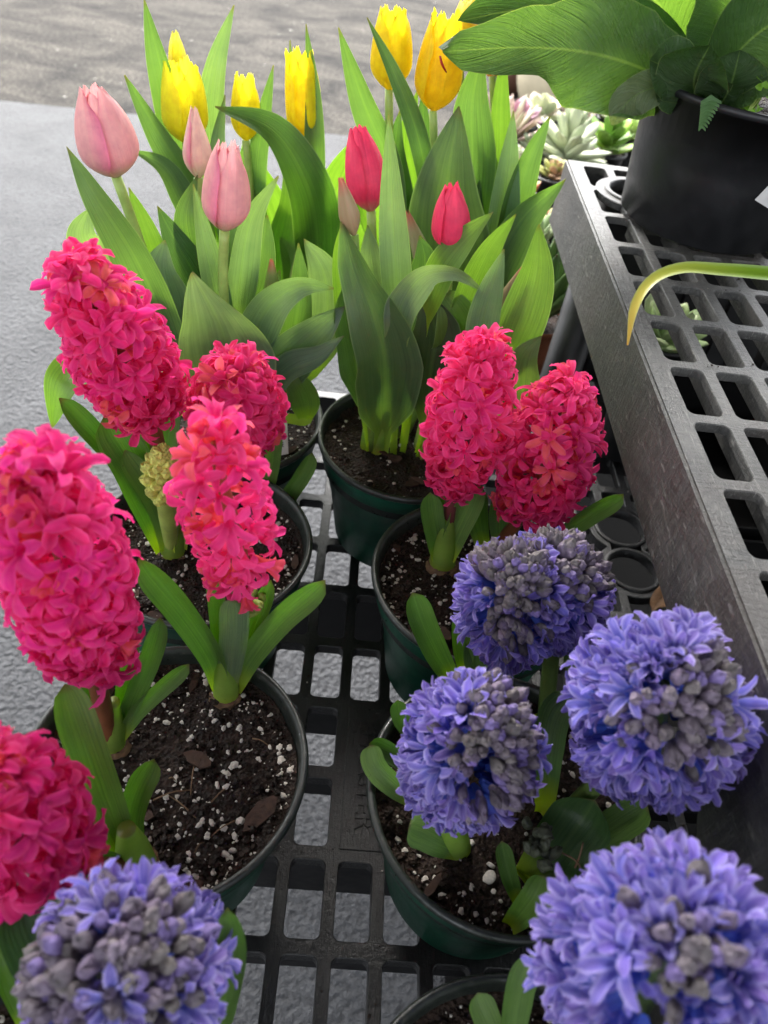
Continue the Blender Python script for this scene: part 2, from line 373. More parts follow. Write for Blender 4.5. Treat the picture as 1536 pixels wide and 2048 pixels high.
# concrete apron under the benches; the asphalt of the car park begins beyond it
sheet('asphalt', -80, 80, -80, 160, 0.0, M['asphalt'])
o = obj('concrete_apron', mesh('concrete_apron', [(-7, -6, 0.006), (9, -6, 0.006), (9, 3.55, 0.006), (-7, 2.34, 0.006)], [(0, 1, 2, 3)], M['concrete'], smooth=False)); o['kind'] = 'structure'
o = obj('under_bench_shade', mesh('under_bench_shade', [(0.165, -1.2, 0.011), (1.5, -1.2, 0.011), (1.5, 1.5, 0.011), (0.165, 1.5, 0.011)], [(0, 1, 2, 3)], M['mat'], smooth=False)); o['kind'] = 'structure'  # dark sheet added on the ground as the shade under the taller bench
# open-sided canopy, out of view, added to shade the benches and bounce fill
rt_ = thing('unseen_canopy', 'unseen flat white canopy roof on posts, added to shade the display benches', 'canopy', (1, -2, 0))
v, f = box(-2.6, 6.0, -1.6, 1.95, 2.55, 2.63); obj('roof', mesh('roof', v, f, M['canopy'], smooth=False), rt_)
v, f = box(-2.6, 6.0, 1.95, 1.99, 2.45, 2.68); obj('fascia', mesh('fascia', v, f, M['canopy'], smooth=False), rt_)
for px_, py_ in ((-2.5, 1.85), (5.8, 1.85), (-2.5, -1.5), (5.8, -1.5)):
    v, f, u = tube([(px_, py_, 0.0), (px_, py_, 2.55)], [0.05, 0.05], 16, 2); obj('post', mesh('post', v, f, M['canopy']), rt_)

def deck(name, xs, ys, z, thick, bw, solid=(), rings=(), rad=0.0042, r_out=0.034, r_in=0.0245, margin=0.006, mt='bench'):
    """moulded lattice: xs, ys are bar centre lines; solid cells (i,j) stay closed; rings are socket centres (i,j) at a crossing"""
    V, Fc = [], []; zt = Z(z); ch = 0.0007
    nx, ny = len(xs)-1, len(ys)-1
    def hit(cx, cy, dx, dy, X0, X1, Y0, Y1, circ):
        t = 1e9
        if dx > 1e-9: t = min(t, (X1-cx)/dx)
        if dx < -1e-9: t = min(t, (X0-cx)/dx)
        if dy > 1e-9: t = min(t, (Y1-cy)/dy)
        if dy < -1e-9: t = min(t, (Y0-cy)/dy)
        for rx, ry in circ:
            ox, oy = cx-rx, cy-ry; B = ox*dx+oy*dy; C_ = ox*ox+oy*oy-r_in*r_in; q = B*B-C_
            if q > 0 and -B-math.sqrt(q) > 0: t = min(t, -B-math.sqrt(q))
        return cx+dx*t, cy+dy*t
    for i in range(nx):
        for j in range(ny):
            X0, X1, Y0, Y1 = xs[i]-(margin if i == 0 else 0), xs[i+1]+(margin if i == nx-1 else 0), ys[j]-(margin if j == 0 else 0), ys[j+1]+(margin if j == ny-1 else 0)
            if (i, j) in solid:
                o = len(V); V += [(X0, Y0, zt), (X1, Y0, zt), (X1, Y1, zt), (X0, Y1, zt)]+[(X0, Y0, zt-thick), (X1, Y0, zt-thick), (X1, Y1, zt-thick), (X0, Y1, zt-thick)]
                Fc += [(o, o+1, o+2, o+3), (o+7, o+6, o+5, o+4)]; continue
            x0, x1, y0, y1 = xs[i]+bw[0]/2, xs[i+1]-bw[0]/2, ys[j]+bw[1]/2, ys[j+1]-bw[1]/2
            if i == 0: x0 = xs[0]+bw[0]*0.8
            P = []; cents = [((xs[c]+xs[c+1])/2, ys[jj]) for c, jj in rings]
            circ = [q for q in cents if abs(q[0]-(x0+x1)/2) < (x1-x0)/2+r_out and abs(q[1]-(y0+y1)/2) < (y1-y0)/2+r_out]
            for k, (ox, oy) in enumerate(((x0+rad, y0+rad), (x1-rad, y0+rad), (x1-rad, y1-rad), (x0+rad, y1-rad))):
                st = (math.pi, 1.5*math.pi, 0, 0.5*math.pi)[k]
                P += [(ox+rad*math.cos(st+a), oy+rad*math.sin(st+a)) for a in np.linspace(0, math.pi/2, 6)]
                if circ and k in (0, 2):
                    xa, xb = (x0+rad, x1-rad) if k == 0 else (x1-rad, x0+rad); yy = y0 if k == 0 else y1
                    P += [(xa+(xb-xa)*t_, yy) for t_ in np.linspace(0, 1, 10)[1:-1]]
            for rx, ry in circ:
                P = [(p[0], (ry+math.copysign(math.sqrt(r_out**2-(p[0]-rx)**2), (y0+y1)/2-ry)) if (abs(p[0]-rx) < r_out and abs(p[1]-ry) < math.sqrt(r_out**2-(p[0]-rx)**2)) else p[1]) for p in P]
            cx, cy = (x0+x1)/2, (y0+y1)/2
            for rx, ry in circ: cy += math.copysign(0.25*(y1-y0), cy-ry)
            Q = [(p, hit(cx, cy, *( (np.array(p)-(cx, cy))/np.linalg.norm(np.array(p)-(cx, cy)) ), X0, X1, Y0, Y1, circ)) for p in P]
            # add the outer corners so that the plate closes against its neighbours
            extra = []
            for X, Y in ((X0, Y0), (X1, Y0), (X1, Y1), (X0, Y1)):
                if any(math.hypot(X-rx, Y-ry) < r_in for rx, ry in circ): continue
                extra.append((X, Y))
            for X, Y in extra:
                an = math.atan2(Y-cy, X-cx); bi = min(range(len(Q)), key=lambda k: abs((math.atan2(Q[k][0][1]-cy, Q[k][0][0]-cx)-an+math.pi) % (2*math.pi)-math.pi)); Q[bi] = (Q[bi][0], (X, Y))
            n = len(Q); o = len(V)
            for (p, q) in Q:
                l = math.hypot(q[0]-p[0], q[1]-p[1]); e = (p[0]+(q[0]-p[0])/l*ch, p[1]+(q[1]-p[1])/l*ch)
                V += [(q[0], q[1], zt), (e[0], e[1], zt), (p[0], p[1], zt-ch), (p[0], p[1], zt-thick), (q[0], q[1], zt-thick)]
            for k in range(n):
                k2 = (k+1) % n
                for r in range(4): Fc.append((o+k*5+r, o+k2*5+r, o+k2*5+r+1, o+k*5+r+1))
    # outer border and the sockets' inner walls
    Xa, Xb, Ya, Yb = xs[0]-margin, xs[-1]+margin, ys[0]-margin, ys[-1]+margin
    o = len(V); V += [(Xa, Ya, zt), (Xb, Ya, zt), (Xb, Yb, zt), (Xa, Yb, zt), (Xa, Ya, zt-thick), (Xb, Ya, zt-thick), (Xb, Yb, zt-thick), (Xa, Yb, zt-thick)]
    Fc += [(o+a, o+4+a, o+4+(a+1) % 4, o+(a+1) % 4) for a in range(4)]
    return mesh(name, V, Fc, M[mt], smooth=False)
def ring_lip(x, y, z, parent, r=0.0245, mt='bench'):
    v, f = lathe([(r-0.0012, -0.008), (r-0.0012, 0.0012), (r, 0.002), (r+0.003, 0.002), (r+0.0036, 0.0012), (r+0.0036, -0.008)], (x, y, z), 40)
    obj('socket_ring', mesh('socket_ring', v, f, M[mt]), parent)
def skirt(name, P, parent, th):
    """wall from a 2D outline (y, z) at x, thickness th in +x"""
    x, out = P; n = len(out)
    v = [(x, a, Z(b)) for a, b in out]+[(x+th, a, Z(b)) for a, b in out]
    f = [tuple(range(n)), tuple(range(2*n-1, n-1, -1))]+[(i, (i+1) % n, n+(i+1) % n, n+i) for i in range(n)]
    f = [tuple(reversed(q)) for q in f]
    return obj(name, mesh(name, v, f, M['bench'], smooth=False), parent)

# ---- lower display bench
PX, PY = 0.0312, 0.0567
lx = [-0.0143+PX*k for k in range(-5, 23)]           # -0.170 .. 0.329
ly = [0.706-PY*k for k in range(17, -1, -1)]
lb = thing('display_bench', 'low black plastic lattice bench carrying the green flower pots', 'bench', (0.08, 0.25, 0))
iy = lambda y: min(range(len(ly)), key=lambda k: abs(ly[k]-y)); ix = lambda x: min(range(len(lx)), key=lambda k: abs(lx[k]-x))
pi0, pj0 = ix(0.016), iy(0.2018)
solid = {(pi0+a, pj0+b) for a in (0, 1) for b in (0, 1)}
rings_l = [(ix(-0.0143), iy(0.652)), (ix(0.2665), iy(0.536)), (ix(0.2665), iy(0.466))]
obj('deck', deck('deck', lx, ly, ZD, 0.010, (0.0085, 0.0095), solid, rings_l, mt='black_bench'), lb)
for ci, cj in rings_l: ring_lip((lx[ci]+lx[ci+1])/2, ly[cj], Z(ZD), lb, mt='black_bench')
x0, x1, y0, y1 = lx[0]-0.006, lx[-1]+0.006, ly[0]-0.006, ly[-1]+0.006
for yy, dz in ((0.4304, 0.075), (0.3178, 0.034), (0.2018, 0.052), (0.088, 0.03), (0.26, 0.020), (0.145, 0.020)):      # ribs under some crossbars
    yk = ly[iy(yy)]
    v, f = box(x0+0.004, x1-0.004, yk-0.003, yk+0.003, Z(ZD-0.0105-dz), Z(ZD-0.0125)); obj('rib', mesh('rib', v, f, M['leg'], smooth=False), lb)
skirt('skirt', (x0+0.001, [(y0, ZD-0.0125), (y0, ZD-0.062), (y1, ZD-0.062), (y1, ZD-0.0125)]), lb, 0.004)
skirt('skirt', (x1-0.005, [(y0, ZD-0.0125), (y0, ZD-0.062), (y1, ZD-0.062), (y1, ZD-0.0125)]), lb, 0.004)
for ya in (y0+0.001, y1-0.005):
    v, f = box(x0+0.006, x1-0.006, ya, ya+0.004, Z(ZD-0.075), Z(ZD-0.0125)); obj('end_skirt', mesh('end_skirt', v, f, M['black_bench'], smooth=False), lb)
for gx in (x0+0.04, x1-0.04):
    for gy in (y0+0.06, y1-0.05):
        v, f, u = tube([(gx, gy, 0.007), (gx, gy, Z(ZD-0.0125))], [0.022, 0.022], 24, 2); obj('leg', mesh('leg', v, f, M['leg']), lb)
# embossed name plate
npx0, npx1, npy0, npy1 = lx[pi0]+0.004, lx[pi0+2]-0.004, ly[pj0]+0.003, ly[pj0+2]-0.003
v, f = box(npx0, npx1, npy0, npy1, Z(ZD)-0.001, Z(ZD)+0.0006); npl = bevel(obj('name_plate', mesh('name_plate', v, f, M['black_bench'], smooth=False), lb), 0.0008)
def text(name, body, size, mw, m, parent, ext=0.0003):
    fc = bpy.data.curves.new(name, 'FONT'); fc.body = body; fc.size = size; fc.extrude = ext; fc.align_x = 'CENTER'; fc.align_y = 'CENTER'; fc.resolution_u = 3
    tmp = bpy.data.objects.new(name, fc); COL.objects.link(tmp)
    me = bpy.data.meshes.new_from_object(tmp.evaluated_get(bpy.context.evaluated_depsgraph_get()))
    COL.objects.unlink(tmp); bpy.data.objects.remove(tmp); me.materials.clear(); me.materials.append(m)
    return obj(name, me, parent, mw=mw)
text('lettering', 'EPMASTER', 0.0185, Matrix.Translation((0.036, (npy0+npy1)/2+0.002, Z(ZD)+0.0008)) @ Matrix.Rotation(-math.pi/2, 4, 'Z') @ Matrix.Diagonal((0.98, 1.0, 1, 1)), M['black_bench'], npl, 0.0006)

# ---- upper display bench
ZU = -0.25; UX = 0.186; UPX = 0.0322; UPY = 0.0576
ux = [UX+0.0055+0.0015+UPX*k for k in range(0, 16)]
uy = [0.7626-UPY*k for k in range(20, -1, -1)]
ub = thing('display_bench', 'taller grey lattice bench with scratched skirt holding the black fern pot', 'bench', (0.4, 0.25, 0))
iy2 = lambda y: min(range(len(uy)), key=lambda k: abs(uy[k]-y))
rings_u = [(1, len(uy)-2), (13, len(uy)-2)]
obj('deck', deck('deck', ux, uy, ZU, 0.006, (0.0082, 0.0090), (), rings_u, rad=0.0045, margin=0.007, r_out=0.038, r_in=0.0265), ub)
for ci, cj in rings_u: ring_lip((ux[ci]+ux[ci+1])/2, uy[cj], Z(ZU), ub, 0.0265)
ux1, uy0, uy1 = ux[-1]+0.007, uy[0]-0.007, uy[-1]+0.007
low = [(uy1, ZU-0.061), (0.60, ZU-0.0600), (0.45, ZU-0.0605), (0.30, ZU-0.0605)]
jag = [(0.238, ZU-0.060), (0.222, ZU-0.0575), (0.2, ZU-0.0565), (0.185, ZU-0.060), (0.176, ZU-0.064), (0.170, ZU-0.0715), (0.163, ZU-0.078), (0.158, ZU-0.088), (0.150, ZU-0.094), (0.146, ZU-0.10), (0.144, ZU-0.113), (0.148, ZU-0.13), (0.152, ZU-0.17), (0.15, ZU-0.22), (0.06, ZU-0.22), (0.055, ZU-0.09), (0.03, ZU-0.061), (uy0, ZU-0.061)]
skirt('skirt', (UX-0.0022, [(uy0, ZU-0.0012), (uy1, ZU-0.0012)]+low+jag), ub, 0.0021)
skirt('skirt', (ux1-0.0045, [(uy0, ZU-0.0175), (uy1, ZU-0.0175), (uy1, ZU-0.061), (uy0, ZU-0.061)]), ub, 0.0045)
for ya in (uy0+0.001, uy1-0.0055):
    v, f = box(UX+0.006, ux1-0.006, ya, ya+0.0045, Z(ZU-0.061), Z(ZU-0.0075)); obj('end_skirt', mesh('end_skirt', v, f, M['bench'], smooth=False), ub)
for k in range(1, 15):                                  # shallow stiffeners below the long bars
    v, f = box(ux[k]-0.0012, ux[k]+0.0012, uy0+0.006, uy1-0.006 if k not in (1, 2, 13, 14) else uy[-3], Z(ZU-0.017), Z(ZU-0.0072)); obj('stiffener', mesh('stiffener', v, f, M['bench'], smooth=False), ub)
for gx in (0.236, ux1-0.045):
    for gy in (0.735, uy0+0.06):
        v, f, u = tube([(gx, gy, 0.007), (gx, gy, Z(ZU-0.0175))], [0.024, 0.021], 28, 2); obj('leg', mesh('leg', v, f, M['leg']), ub)

# ---- dark crates added at the far end to block light under the taller bench
for n_, (cx0, cx1) in enumerate(((0.268, 0.478), (0.492, 0.702))):
    cr = thing('shade_crate', ('black ribbed crate added as shade right beside the round leg of the taller bench', 'black ribbed crate added as shade under the taller bench, beyond the crate by the leg')[n_], 'crate', ((cx0+cx1)/2, 0.84, Z(ZD)), 'dark crates added for shade under the taller bench')
    for nm, (a0, a1, b0, b1, c0_, c1_) in (('wall', (cx0, cx1, .79, .794, ZD+.003, -.305)), ('wall', (cx0, cx1, .886, .89, ZD+.003, -.305)), ('wall', (cx0, cx0+.004, .7945, .8855, ZD+.003, -.305)), ('wall', (cx1-.004, cx1, .7945, .8855, ZD+.003, -.305)), ('base', (cx0+.0045, cx1-.0045, .7945, .8855, ZD+.003, ZD+.007)), ('lip', (cx0-.004, cx1+.004, .784, .7895, -.313, -.303)), ('handle', (cx0+.07, cx1-.07, .782, .7895, -.36, -.345))):
        v, f = box(a0, a1, b0, b1, Z(c0_), Z(c1_)); obj(nm, mesh(nm, v, f, M['leg'], smooth=False), cr)
    for k in range(7):
        xa = cx0+.012+k*.0275; v, f = box(xa, xa+.006, .7855, .7895, Z(ZD+.01), Z(-.37)); obj('slat', mesh('slat', v, f, M['leg'], smooth=False), cr)
# ---- near-black trays added for the darkness under the taller bench
for n_, (ty0, lab) in enumerate(((0.50, 'black tray added as shade under the taller bench, next to the crates'), (0.235, 'black tray added as shade under the taller bench, beside another tray'), (-0.03, 'black tray added as shade under the taller bench, at the end of the row of trays'))):
    tr = thing('shade_tray', lab, 'tray', (0.53, ty0+.125, Z(ZD)), 'dark trays added for shade under the taller bench'); ta, tb_, tc, td = 0.352, 0.705, ty0, ty0+.25
    v, f = box(ta, tb_, tc, td, Z(ZD+.002), Z(ZD+.005)); obj('floor', mesh('floor', v, f, M['mat'], smooth=False), tr)
    for w4 in ((ta, tb_, tc, tc+.003), (ta, tb_, td-.003, td), (ta, ta+.003, tc+.0035, td-.0035), (tb_-.003, tb_, tc+.0035, td-.0035)):
        v, f = box(*w4, Z(ZD+.0055), Z(ZD+.05)); obj('wall', mesh('wall', v, f, M['mat'], smooth=False), tr)
    for k in range(1, 5): v, f = box(ta+.004+k*.07, ta+.008+k*.07, tc+.004, td-.004, Z(ZD+.0055), Z(ZD+.016)); obj('rib', mesh('rib', v, f, M['mat'], smooth=False), tr)
# ---- far bench for the succulents
tx = [0.10+0.034*k for k in range(0, 17)]; ty = [0.775+0.06*k for k in range(0, 14)]
tb = thing('display_bench', 'far grey lattice bench crowded with small succulent pots', 'bench', (0.4, 1.1, 0))
obj('deck', deck('deck', tx, ty, ZD, 0.010, (0.009, 0.010)), tb)
for gx in (tx[0]+0.03, tx[-1]-0.03):
    for gy in (ty[0]+0.04, ty[-1]-0.04):
        v, f, u = tube([(gx, gy, 0.007), (gx, gy, Z(ZD-0.0125))], [0.022, 0.022], 20, 2); obj('leg', mesh('leg', v, f, M['leg']), tb)
for ya in (ty[0]-0.005, ty[-1]+0.001):
    v, f = box(tx[0], tx[-1], ya, ya+0.004, Z(ZD-0.062), Z(ZD-0.0125)); obj('end_skirt', mesh('end_skirt', v, f, M['bench'], smooth=False), tb)

#=====PARTS
ZR = -0.40; ZS = -0.4165; RR = 0.0765                 # pot rim height, soil height, rim radius
ICO_V = None
def blob_mesh_data(n, place, size, seed, squash=0.7):
    """n small irregular lumps joined: place() -> xyz, size() -> radius"""
    rng = np.random.default_rng(seed); V, Fc = [], []
    t = (1+5**.5)/2
    iv = np.array([(-1,t,0),(1,t,0),(-1,-t,0),(1,-t,0),(0,-1,t),(0,1,t),(0,-1,-t),(0,1,-t),(t,0,-1),(t,0,1),(-t,0,-1),(-t,0,1)])/math.sqrt(1+t*t)
    jf = [(0,11,5),(0,5,1),(0,1,7),(0,7,10),(0,10,11),(1,5,9),(5,11,4),(11,10,2),(10,7,6),(7,1,8),(3,9,4),(3,4,2),(3,2,6),(3,6,8),(3,8,9),(4,9,5),(2,4,11),(6,2,10),(8,6,7),(9,8,1)]
    for k in range(n):
        c = place(rng); s = size(rng)
        w = iv*(s*rng.uniform(0.7, 1.25, (12, 1)))*np.array([rng.uniform(.7, 1.4), rng.uniform(.7, 1.4), squash])
        a = rng.uniform(0, 6.28); ca, sa = math.cos(a), math.sin(a)
        w = np.c_[w[:, 0]*ca-w[:, 1]*sa, w[:, 0]*sa+w[:, 1]*ca, w[:, 2]]+c
        o = len(V); V += list(w); Fc += [(a_+o, b_+o, c_+o) for a_, b_, c_ in jf]
    return V, Fc
def soil_h(x, y): return 0.0035*noise.noise(Vector((x*45, y*45, 1.3)))+0.0018*noise.noise(Vector((x*130, y*130, 4.1)))+0.0009*noise.noise(Vector((x*300, y*300, 2)))
def make_pot(root, cx, cy, rr=RR, zr=ZR, zb=ZD, rb=0.056, m='pot', mr='rim', soil=-0.0165, perl=170, seed=1, chips=3):
    h = zr-zb
    c = (cx, cy, Z(zb)+0.001)
    prof = [(0.001, 0.001), (rb-0.004, 0.001), (rb, 0.004), (rb+0.4*(rr-0.004-rb), h*0.45), (rr-0.0055, h*0.80), (rr-0.0035, h*0.815), (rr-0.0022, h-0.006)]
    if m == 'black_pot': prof = [(0.001, 0.001), (rb-0.004, 0.001), (rb, 0.004), (rb+0.5*(rr-0.003-rb), h*0.5), (rr-0.003, h*0.97), (rr-0.0022, h-0.0055)]
    v, f = lathe(prof, c, 64); pot = obj('pot', mesh('pot', v, f, M[m]), root)
    prof = [(rr-0.0022, h-0.006), (rr+0.0004, h-0.0055), (rr+0.0012, h-0.003), (rr+0.0004, h-0.0006), (rr-0.0012, h), (rr-0.003, h-0.001), (rr-0.0042, h-0.005), (rr-(0.0055 if m == 'pot' else 0.0062), h-(0.030 if m == 'pot' else 0.017))]
    v, f = lathe(prof, c, 96, 0.004); obj('rim', mesh('rim', v, f, M[mr]), pot)
    if soil is None: return pot
    rs = rr-(0.0048 if m == 'pot' else 0.0056); zs = Z(zr+soil); V = [(cx, cy, zs+soil_h(cx, cy))]; Fc = []; nr, na = 26, 72
    for i in range(1, nr+1):
        for a in range(na):
            r = rs*(i/nr)**0.8; an = 2*math.pi*a/na; x, y = cx+r*math.cos(an), cy+r*math.sin(an)
            V.append((x, y, zs+soil_h(x, y)+(0.004*max(0, (i/nr-0.86)/0.14)**2)))
    Fc += [(0, 1+a, 1+(a+1) % na) for a in range(na)]
    for i in range(nr-1):
        for a in range(na): b = (a+1) % na; Fc.append((1+i*na+a, 1+(i+1)*na+a, 1+(i+1)*na+b, 1+i*na+b))
    so_ = obj('soil', mesh('soil', V, Fc, M['soil']), root)
    def pl(rng):
        r = rs*0.97*math.sqrt(rng.uniform(0, 1)); an = rng.uniform(0, 6.28)
        if rng.uniform() < 0.3: r = rs*rng.uniform(0.86, 0.985)
        x, y = cx+r*math.cos(an), cy+r*math.sin(an); return np.array((x, y, zs+soil_h(x, y)+0.0012))
    if perl:
        v, f = blob_mesh_data(int(perl*1.7), pl, lambda rng: 0.0005+0.0017*rng.uniform()**2.6, seed); p = obj('perlite', mesh('perlite', v, f, M['perlite'], smooth=False), so_); p['kind'] = 'stuff'
        v, f = blob_mesh_data(perl*2, pl, lambda rng: 0.0008+0.0026*rng.uniform()**2, seed+50, 0.5); p = obj('soil_crumbs', mesh('soil_crumbs', v, f, M['soil'], smooth=False), so_); p['kind'] = 'stuff'
    rng = np.random.default_rng(seed+9)
    for k in range(chips):
        q = pl(rng); a = rng.uniform(0, 6.28); L, W_ = rng.uniform(0.004, 0.009), rng.uniform(0.002, 0.004)
        chip(so_, q, a, L, W_, rng.uniform(-.3, .3))
    return pot
def chip(parent, q, a, L, W_, tilt, m='bark'):
    out = [(-1, 0), (-.55, .8), (.3, 1), (.9, .35), (1, -.2), (.45, -.95), (-.5, -.7)]
    ca, sa = math.cos(a), math.sin(a)
    top = [(q[0]+L*x*ca-W_*y*sa, q[1]+L*x*sa+W_*y*ca, q[2]+0.0018+tilt*L*x*0.5+0.0006*y) for x, y in out]
    bot = [(x, y, z-0.0018) for x, y, z in top]; n = len(out)
    obj('bark_chip', mesh('bark_chip', top+bot, [tuple(range(n)), tuple(range(2*n-1, n-1, -1))]+[(i, n+i, n+(i+1) % n, (i+1) % n) for i in range(n)], M['bark'], smooth=False), parent)

# ---- leaves
def leaf(root, base, spec, wpx, color, kind='tulip', twist=0.0, cup=0.25, wave=0.0, name='leaf', mat=None, wm=None, n=30, nu=9, fold=0.0, thick=None, seed=None, prof=None):
    P = pts_of(base, spec); b0 = np.asarray(base, float); v0 = 0.0
    if kind in ('tulip', 'strap') and np.linalg.norm(P[0]-b0) > 0.012:          # root the blade in the soil: a narrow stalk below its first point
        d0 = P[0]-b0; h0 = d0*V3(1, 1, 0); l0 = np.linalg.norm(h0); b0 = b0+(h0/l0*min(l0, 0.012) if l0 > 1e-6 else 0)
        nx = max(6, int(n*0.35)); ex = spline([b0, b0*0.45+P[0]*0.55+V3(0, 0, 0.10*np.linalg.norm(d0)), P[0], P[0]+(P[1]-P[0])*0.3], nx*2)
        cut = int(np.argmin(np.linalg.norm(ex-P[0], axis=1))); ex = ex[:max(2, cut)]
        S = np.vstack([ex, spline(P, n)]); v0 = len(ex)/(len(S)-1); n = len(S)
    else: S = spline(P, n)
    T = np.gradient(S, axis=0); mid = S[n//2]
    w = (wm if wm else wpx*depth(mid)/F)
    rng = np.random.default_rng(seed if seed is not None else int(abs(spec[-1][0]*7+spec[-1][1]*13)) % 99991)
    ph = rng.uniform(0, 6.28, 4)
    V, U = [], []; C_, Nn = [], []
    for k in range(n):
        v_full = k/(n-1); v = max(0.0, (v_full-v0)/(1-v0)); t = norm(T[k]); vw = norm(CAM-S[k]); nn = norm(vw-t*(vw @ t)); sd_ = np.cross(t, nn)
        tw = math.radians(twist if not isinstance(twist, (tuple, list)) else np.interp(v, np.linspace(0, 1, len(twist)), twist))
        N2 = nn*math.cos(tw)+sd_*math.sin(tw); S2 = sd_*math.cos(tw)-nn*math.sin(tw)
        if prof: fw_ = np.interp(v, *prof)
        elif kind == 'tulip':
            fw_ = (0.42+0.58*math.sin(min(1, v/0.42)*math.pi/2)) if v < 0.42 else max(0.0, math.cos((v-0.42)/0.58*math.pi/2))**0.85*(1-0.12*(v-0.42))
        elif kind == 'strap':
            fw_ = 0.62+0.38*math.sin(min(1, v/0.6)*math.pi/2)
            if v > 0.78: q = (v-0.78)/0.22; fw_ *= math.sqrt(max(0, 1-q**2.6))
        elif kind == 'fern':
            fw_ = (0.12+0.88*math.sin(min(1, v/0.62)*math.pi/2)**1.2)*(math.cos(max(0, (v-0.72)/0.28)*math.pi/2)**0.75 if v > 0.72 else 1)
        else: fw_ = math.sin(math.pi*min(1, 0.06+v*0.94))**0.7
        if v_full < v0: fw_ *= 0.55+0.45*(v_full/v0)**2
        hw = max(0.0004, 0.5*w*fw_)
        for i in range(nu):
            u = -1+2*i/(nu-1); au = abs(u)
            x = u*hw; z = cup*hw*(au**1.7)+fold*hw*au
            ed = au**2*wave*w*(0.6*math.sin(9*v+ph[0]+(1.3 if u > 0 else 0))+0.4*math.sin(17*v+ph[1]*(1 if u > 0 else 2)))
            if kind == 'fern':
                z += (0.014*math.sin(62*v-2.6*au*6+ph[2])+0.07*math.sin(15*v-3*au+ph[3]+(1.1 if u > 0 else 0))*au)*hw*min(1, au*3)
            V.append(S[k]+S2*x*(1-0.06*cup*au)+N2*(z+ed)); U.append((i/(nu-1), v)); Nn.append(N2)
    Fc = grid_faces(nu, n)
    if thick is None: thick = {'tulip': 0.0, 'strap': 0.0022, 'fern': 0.0, 'succ': 0.004}.get(kind, 0)
    if thick:
        m_ = len(V); Vb = []
        for q in range(m_):
            i, k = q % nu, q//nu; u = -1+2*i/(nu-1); v = k/(n-1)
            th = thick*max(0.0, 1-abs(u)**3)*min(1, (1-v)*9+0.02)*min(1, 0.9)
            Vb.append(np.asarray(V[q])-np.asarray(Nn[q])*th)
        V = list(V)+Vb; U = U+U
        Fc = Fc+[tuple(reversed([i+m_ for i in q])) for q in grid_faces(nu, n)]
    mt = mat or {'tulip': M['tulip_leaf'], 'strap': M['hya_leaf'], 'fern': M['fern_leaf'], 'succ': M['succ_leaf']}[kind]
    return obj(name, mesh(name, V, Fc, mt, U), root, color)

# ---- hyacinth florets (shared meshes; local +Z points outward)
def floret_mesh(name, m, seed, tube_l=0.010, lobe=0.0115, wid=0.0062, curl=1.9, spread=0.9, tr=0.0022):
    rng = np.random.default_rng(seed); V, Fc, U = [], [], []
    ns = 6
    for k, (zz, rr) in enumerate(((0, tr*0.55), (tube_l*0.35, tr*0.95), (tube_l*0.75, tr*0.85), (tube_l, tr*1.25))):
        for a in range(12):
            an = 2*math.pi*a/12; V.append((rr*math.cos(an), rr*math.sin(an), zz)); U.append((0.5, 0.02+0.1*k))
    Fc += grid_faces(12, 4, 0, True)
    nl, nw = 7, 5
    for p in range(ns):
        an = 2*math.pi*p/ns+rng.normal(0, 0.12); cr = np.array((math.cos(an), math.sin(an), 0)); cs = np.array((-math.sin(an), math.cos(an), 0)); o = len(V)
        ln = lobe*rng.uniform(0.88, 1.12); cu_ = curl*rng.uniform(0.65, 1.3); sp_ = spread*rng.uniform(0.8, 1.2); tw = rng.normal(0, 0.28); wv = rng.uniform(0, 6.28)
        pos = cr*tr*1.1+np.array((0, 0, tube_l*0.97)); ang = sp_*0.35; inner = 0.0006 if p % 2 else 0.0
        for k in range(nl):
            v = k/(nl-1)
            if k: 
                ang = sp_*0.35+(cu_-sp_*0.35)*v**1.1; pos = pos+(cr*math.sin(ang)+np.array((0, 0, math.cos(ang))))*ln/(nl-1)
            hw = 0.5*wid*(0.42+0.58*math.sin(min(1, v/0.6)*math.pi/2))*(1 if v < 0.68 else math.sqrt(max(0.02, 1-((v-0.68)/0.32)**2.2)))
            nrm = cr*math.cos(ang)-np.array((0, 0, math.sin(ang)))
            s2 = cs*math.cos(tw*v)+nrm*math.sin(tw*v)
            for i in range(nw):
                u = -1+2*i/(nw-1)
                V.append(pos+s2*u*hw-nrm*(0.55*hw*u*u-inner)+nrm*0.0005*math.sin(8*v+wv)*u); U.append((i/(nw-1), 0.35+0.65*v))
        Fc += grid_faces(nw, nl, o)
    return mesh(name, V, Fc, m, U)
def bud_mesh(name, m, seed, L=0.0112, R=0.0031):
    rng = np.random.default_rng(seed); ns, nl = 18, 10; V = []
    bx_, by_ = rng.normal(0, 0.0006, 2)
    for k in range(nl):
        v = k/(nl-1); r = R*(0.45+0.62*math.sin(min(1, v/0.62)*math.pi/2)**1.3)*(1 if v < 0.62 else math.sqrt(max(0.015, 1-((v-0.62)/0.38)**2.3)))
        for a in range(ns):
            an = 2*math.pi*a/ns; g = 1-0.26*abs(math.cos(1.5*an+0.4*v))**5*min(1, v*1.5)+0.07*math.sin(2*an+seed)
            V.append((r*g*math.cos(an)+bx_*v*v, r*g*math.sin(an)+by_*v*v, L*v*(1+0.10*math.cos(3*an)*v+0.05*math.sin(an+seed)*v)))
    Fc = grid_faces(ns, nl, 0, True)+[tuple(range((nl-1)*ns, nl*ns))]
    return mesh(name, V, Fc, m, [(a/ns, k/(nl-1)) for k in range(nl) for a in range(ns)])
PINK = [floret_mesh('floret', M['pink_floret'], s, 0.0085, 0.0145, 0.0056, 1.75+0.17*s, 1.0) for s in range(8)]
PINK_SHUT = [floret_mesh('floret', M['pink_floret'], 20+s, 0.009, 0.0095, 0.0062, 0.75, 0.5) for s in range(3)]
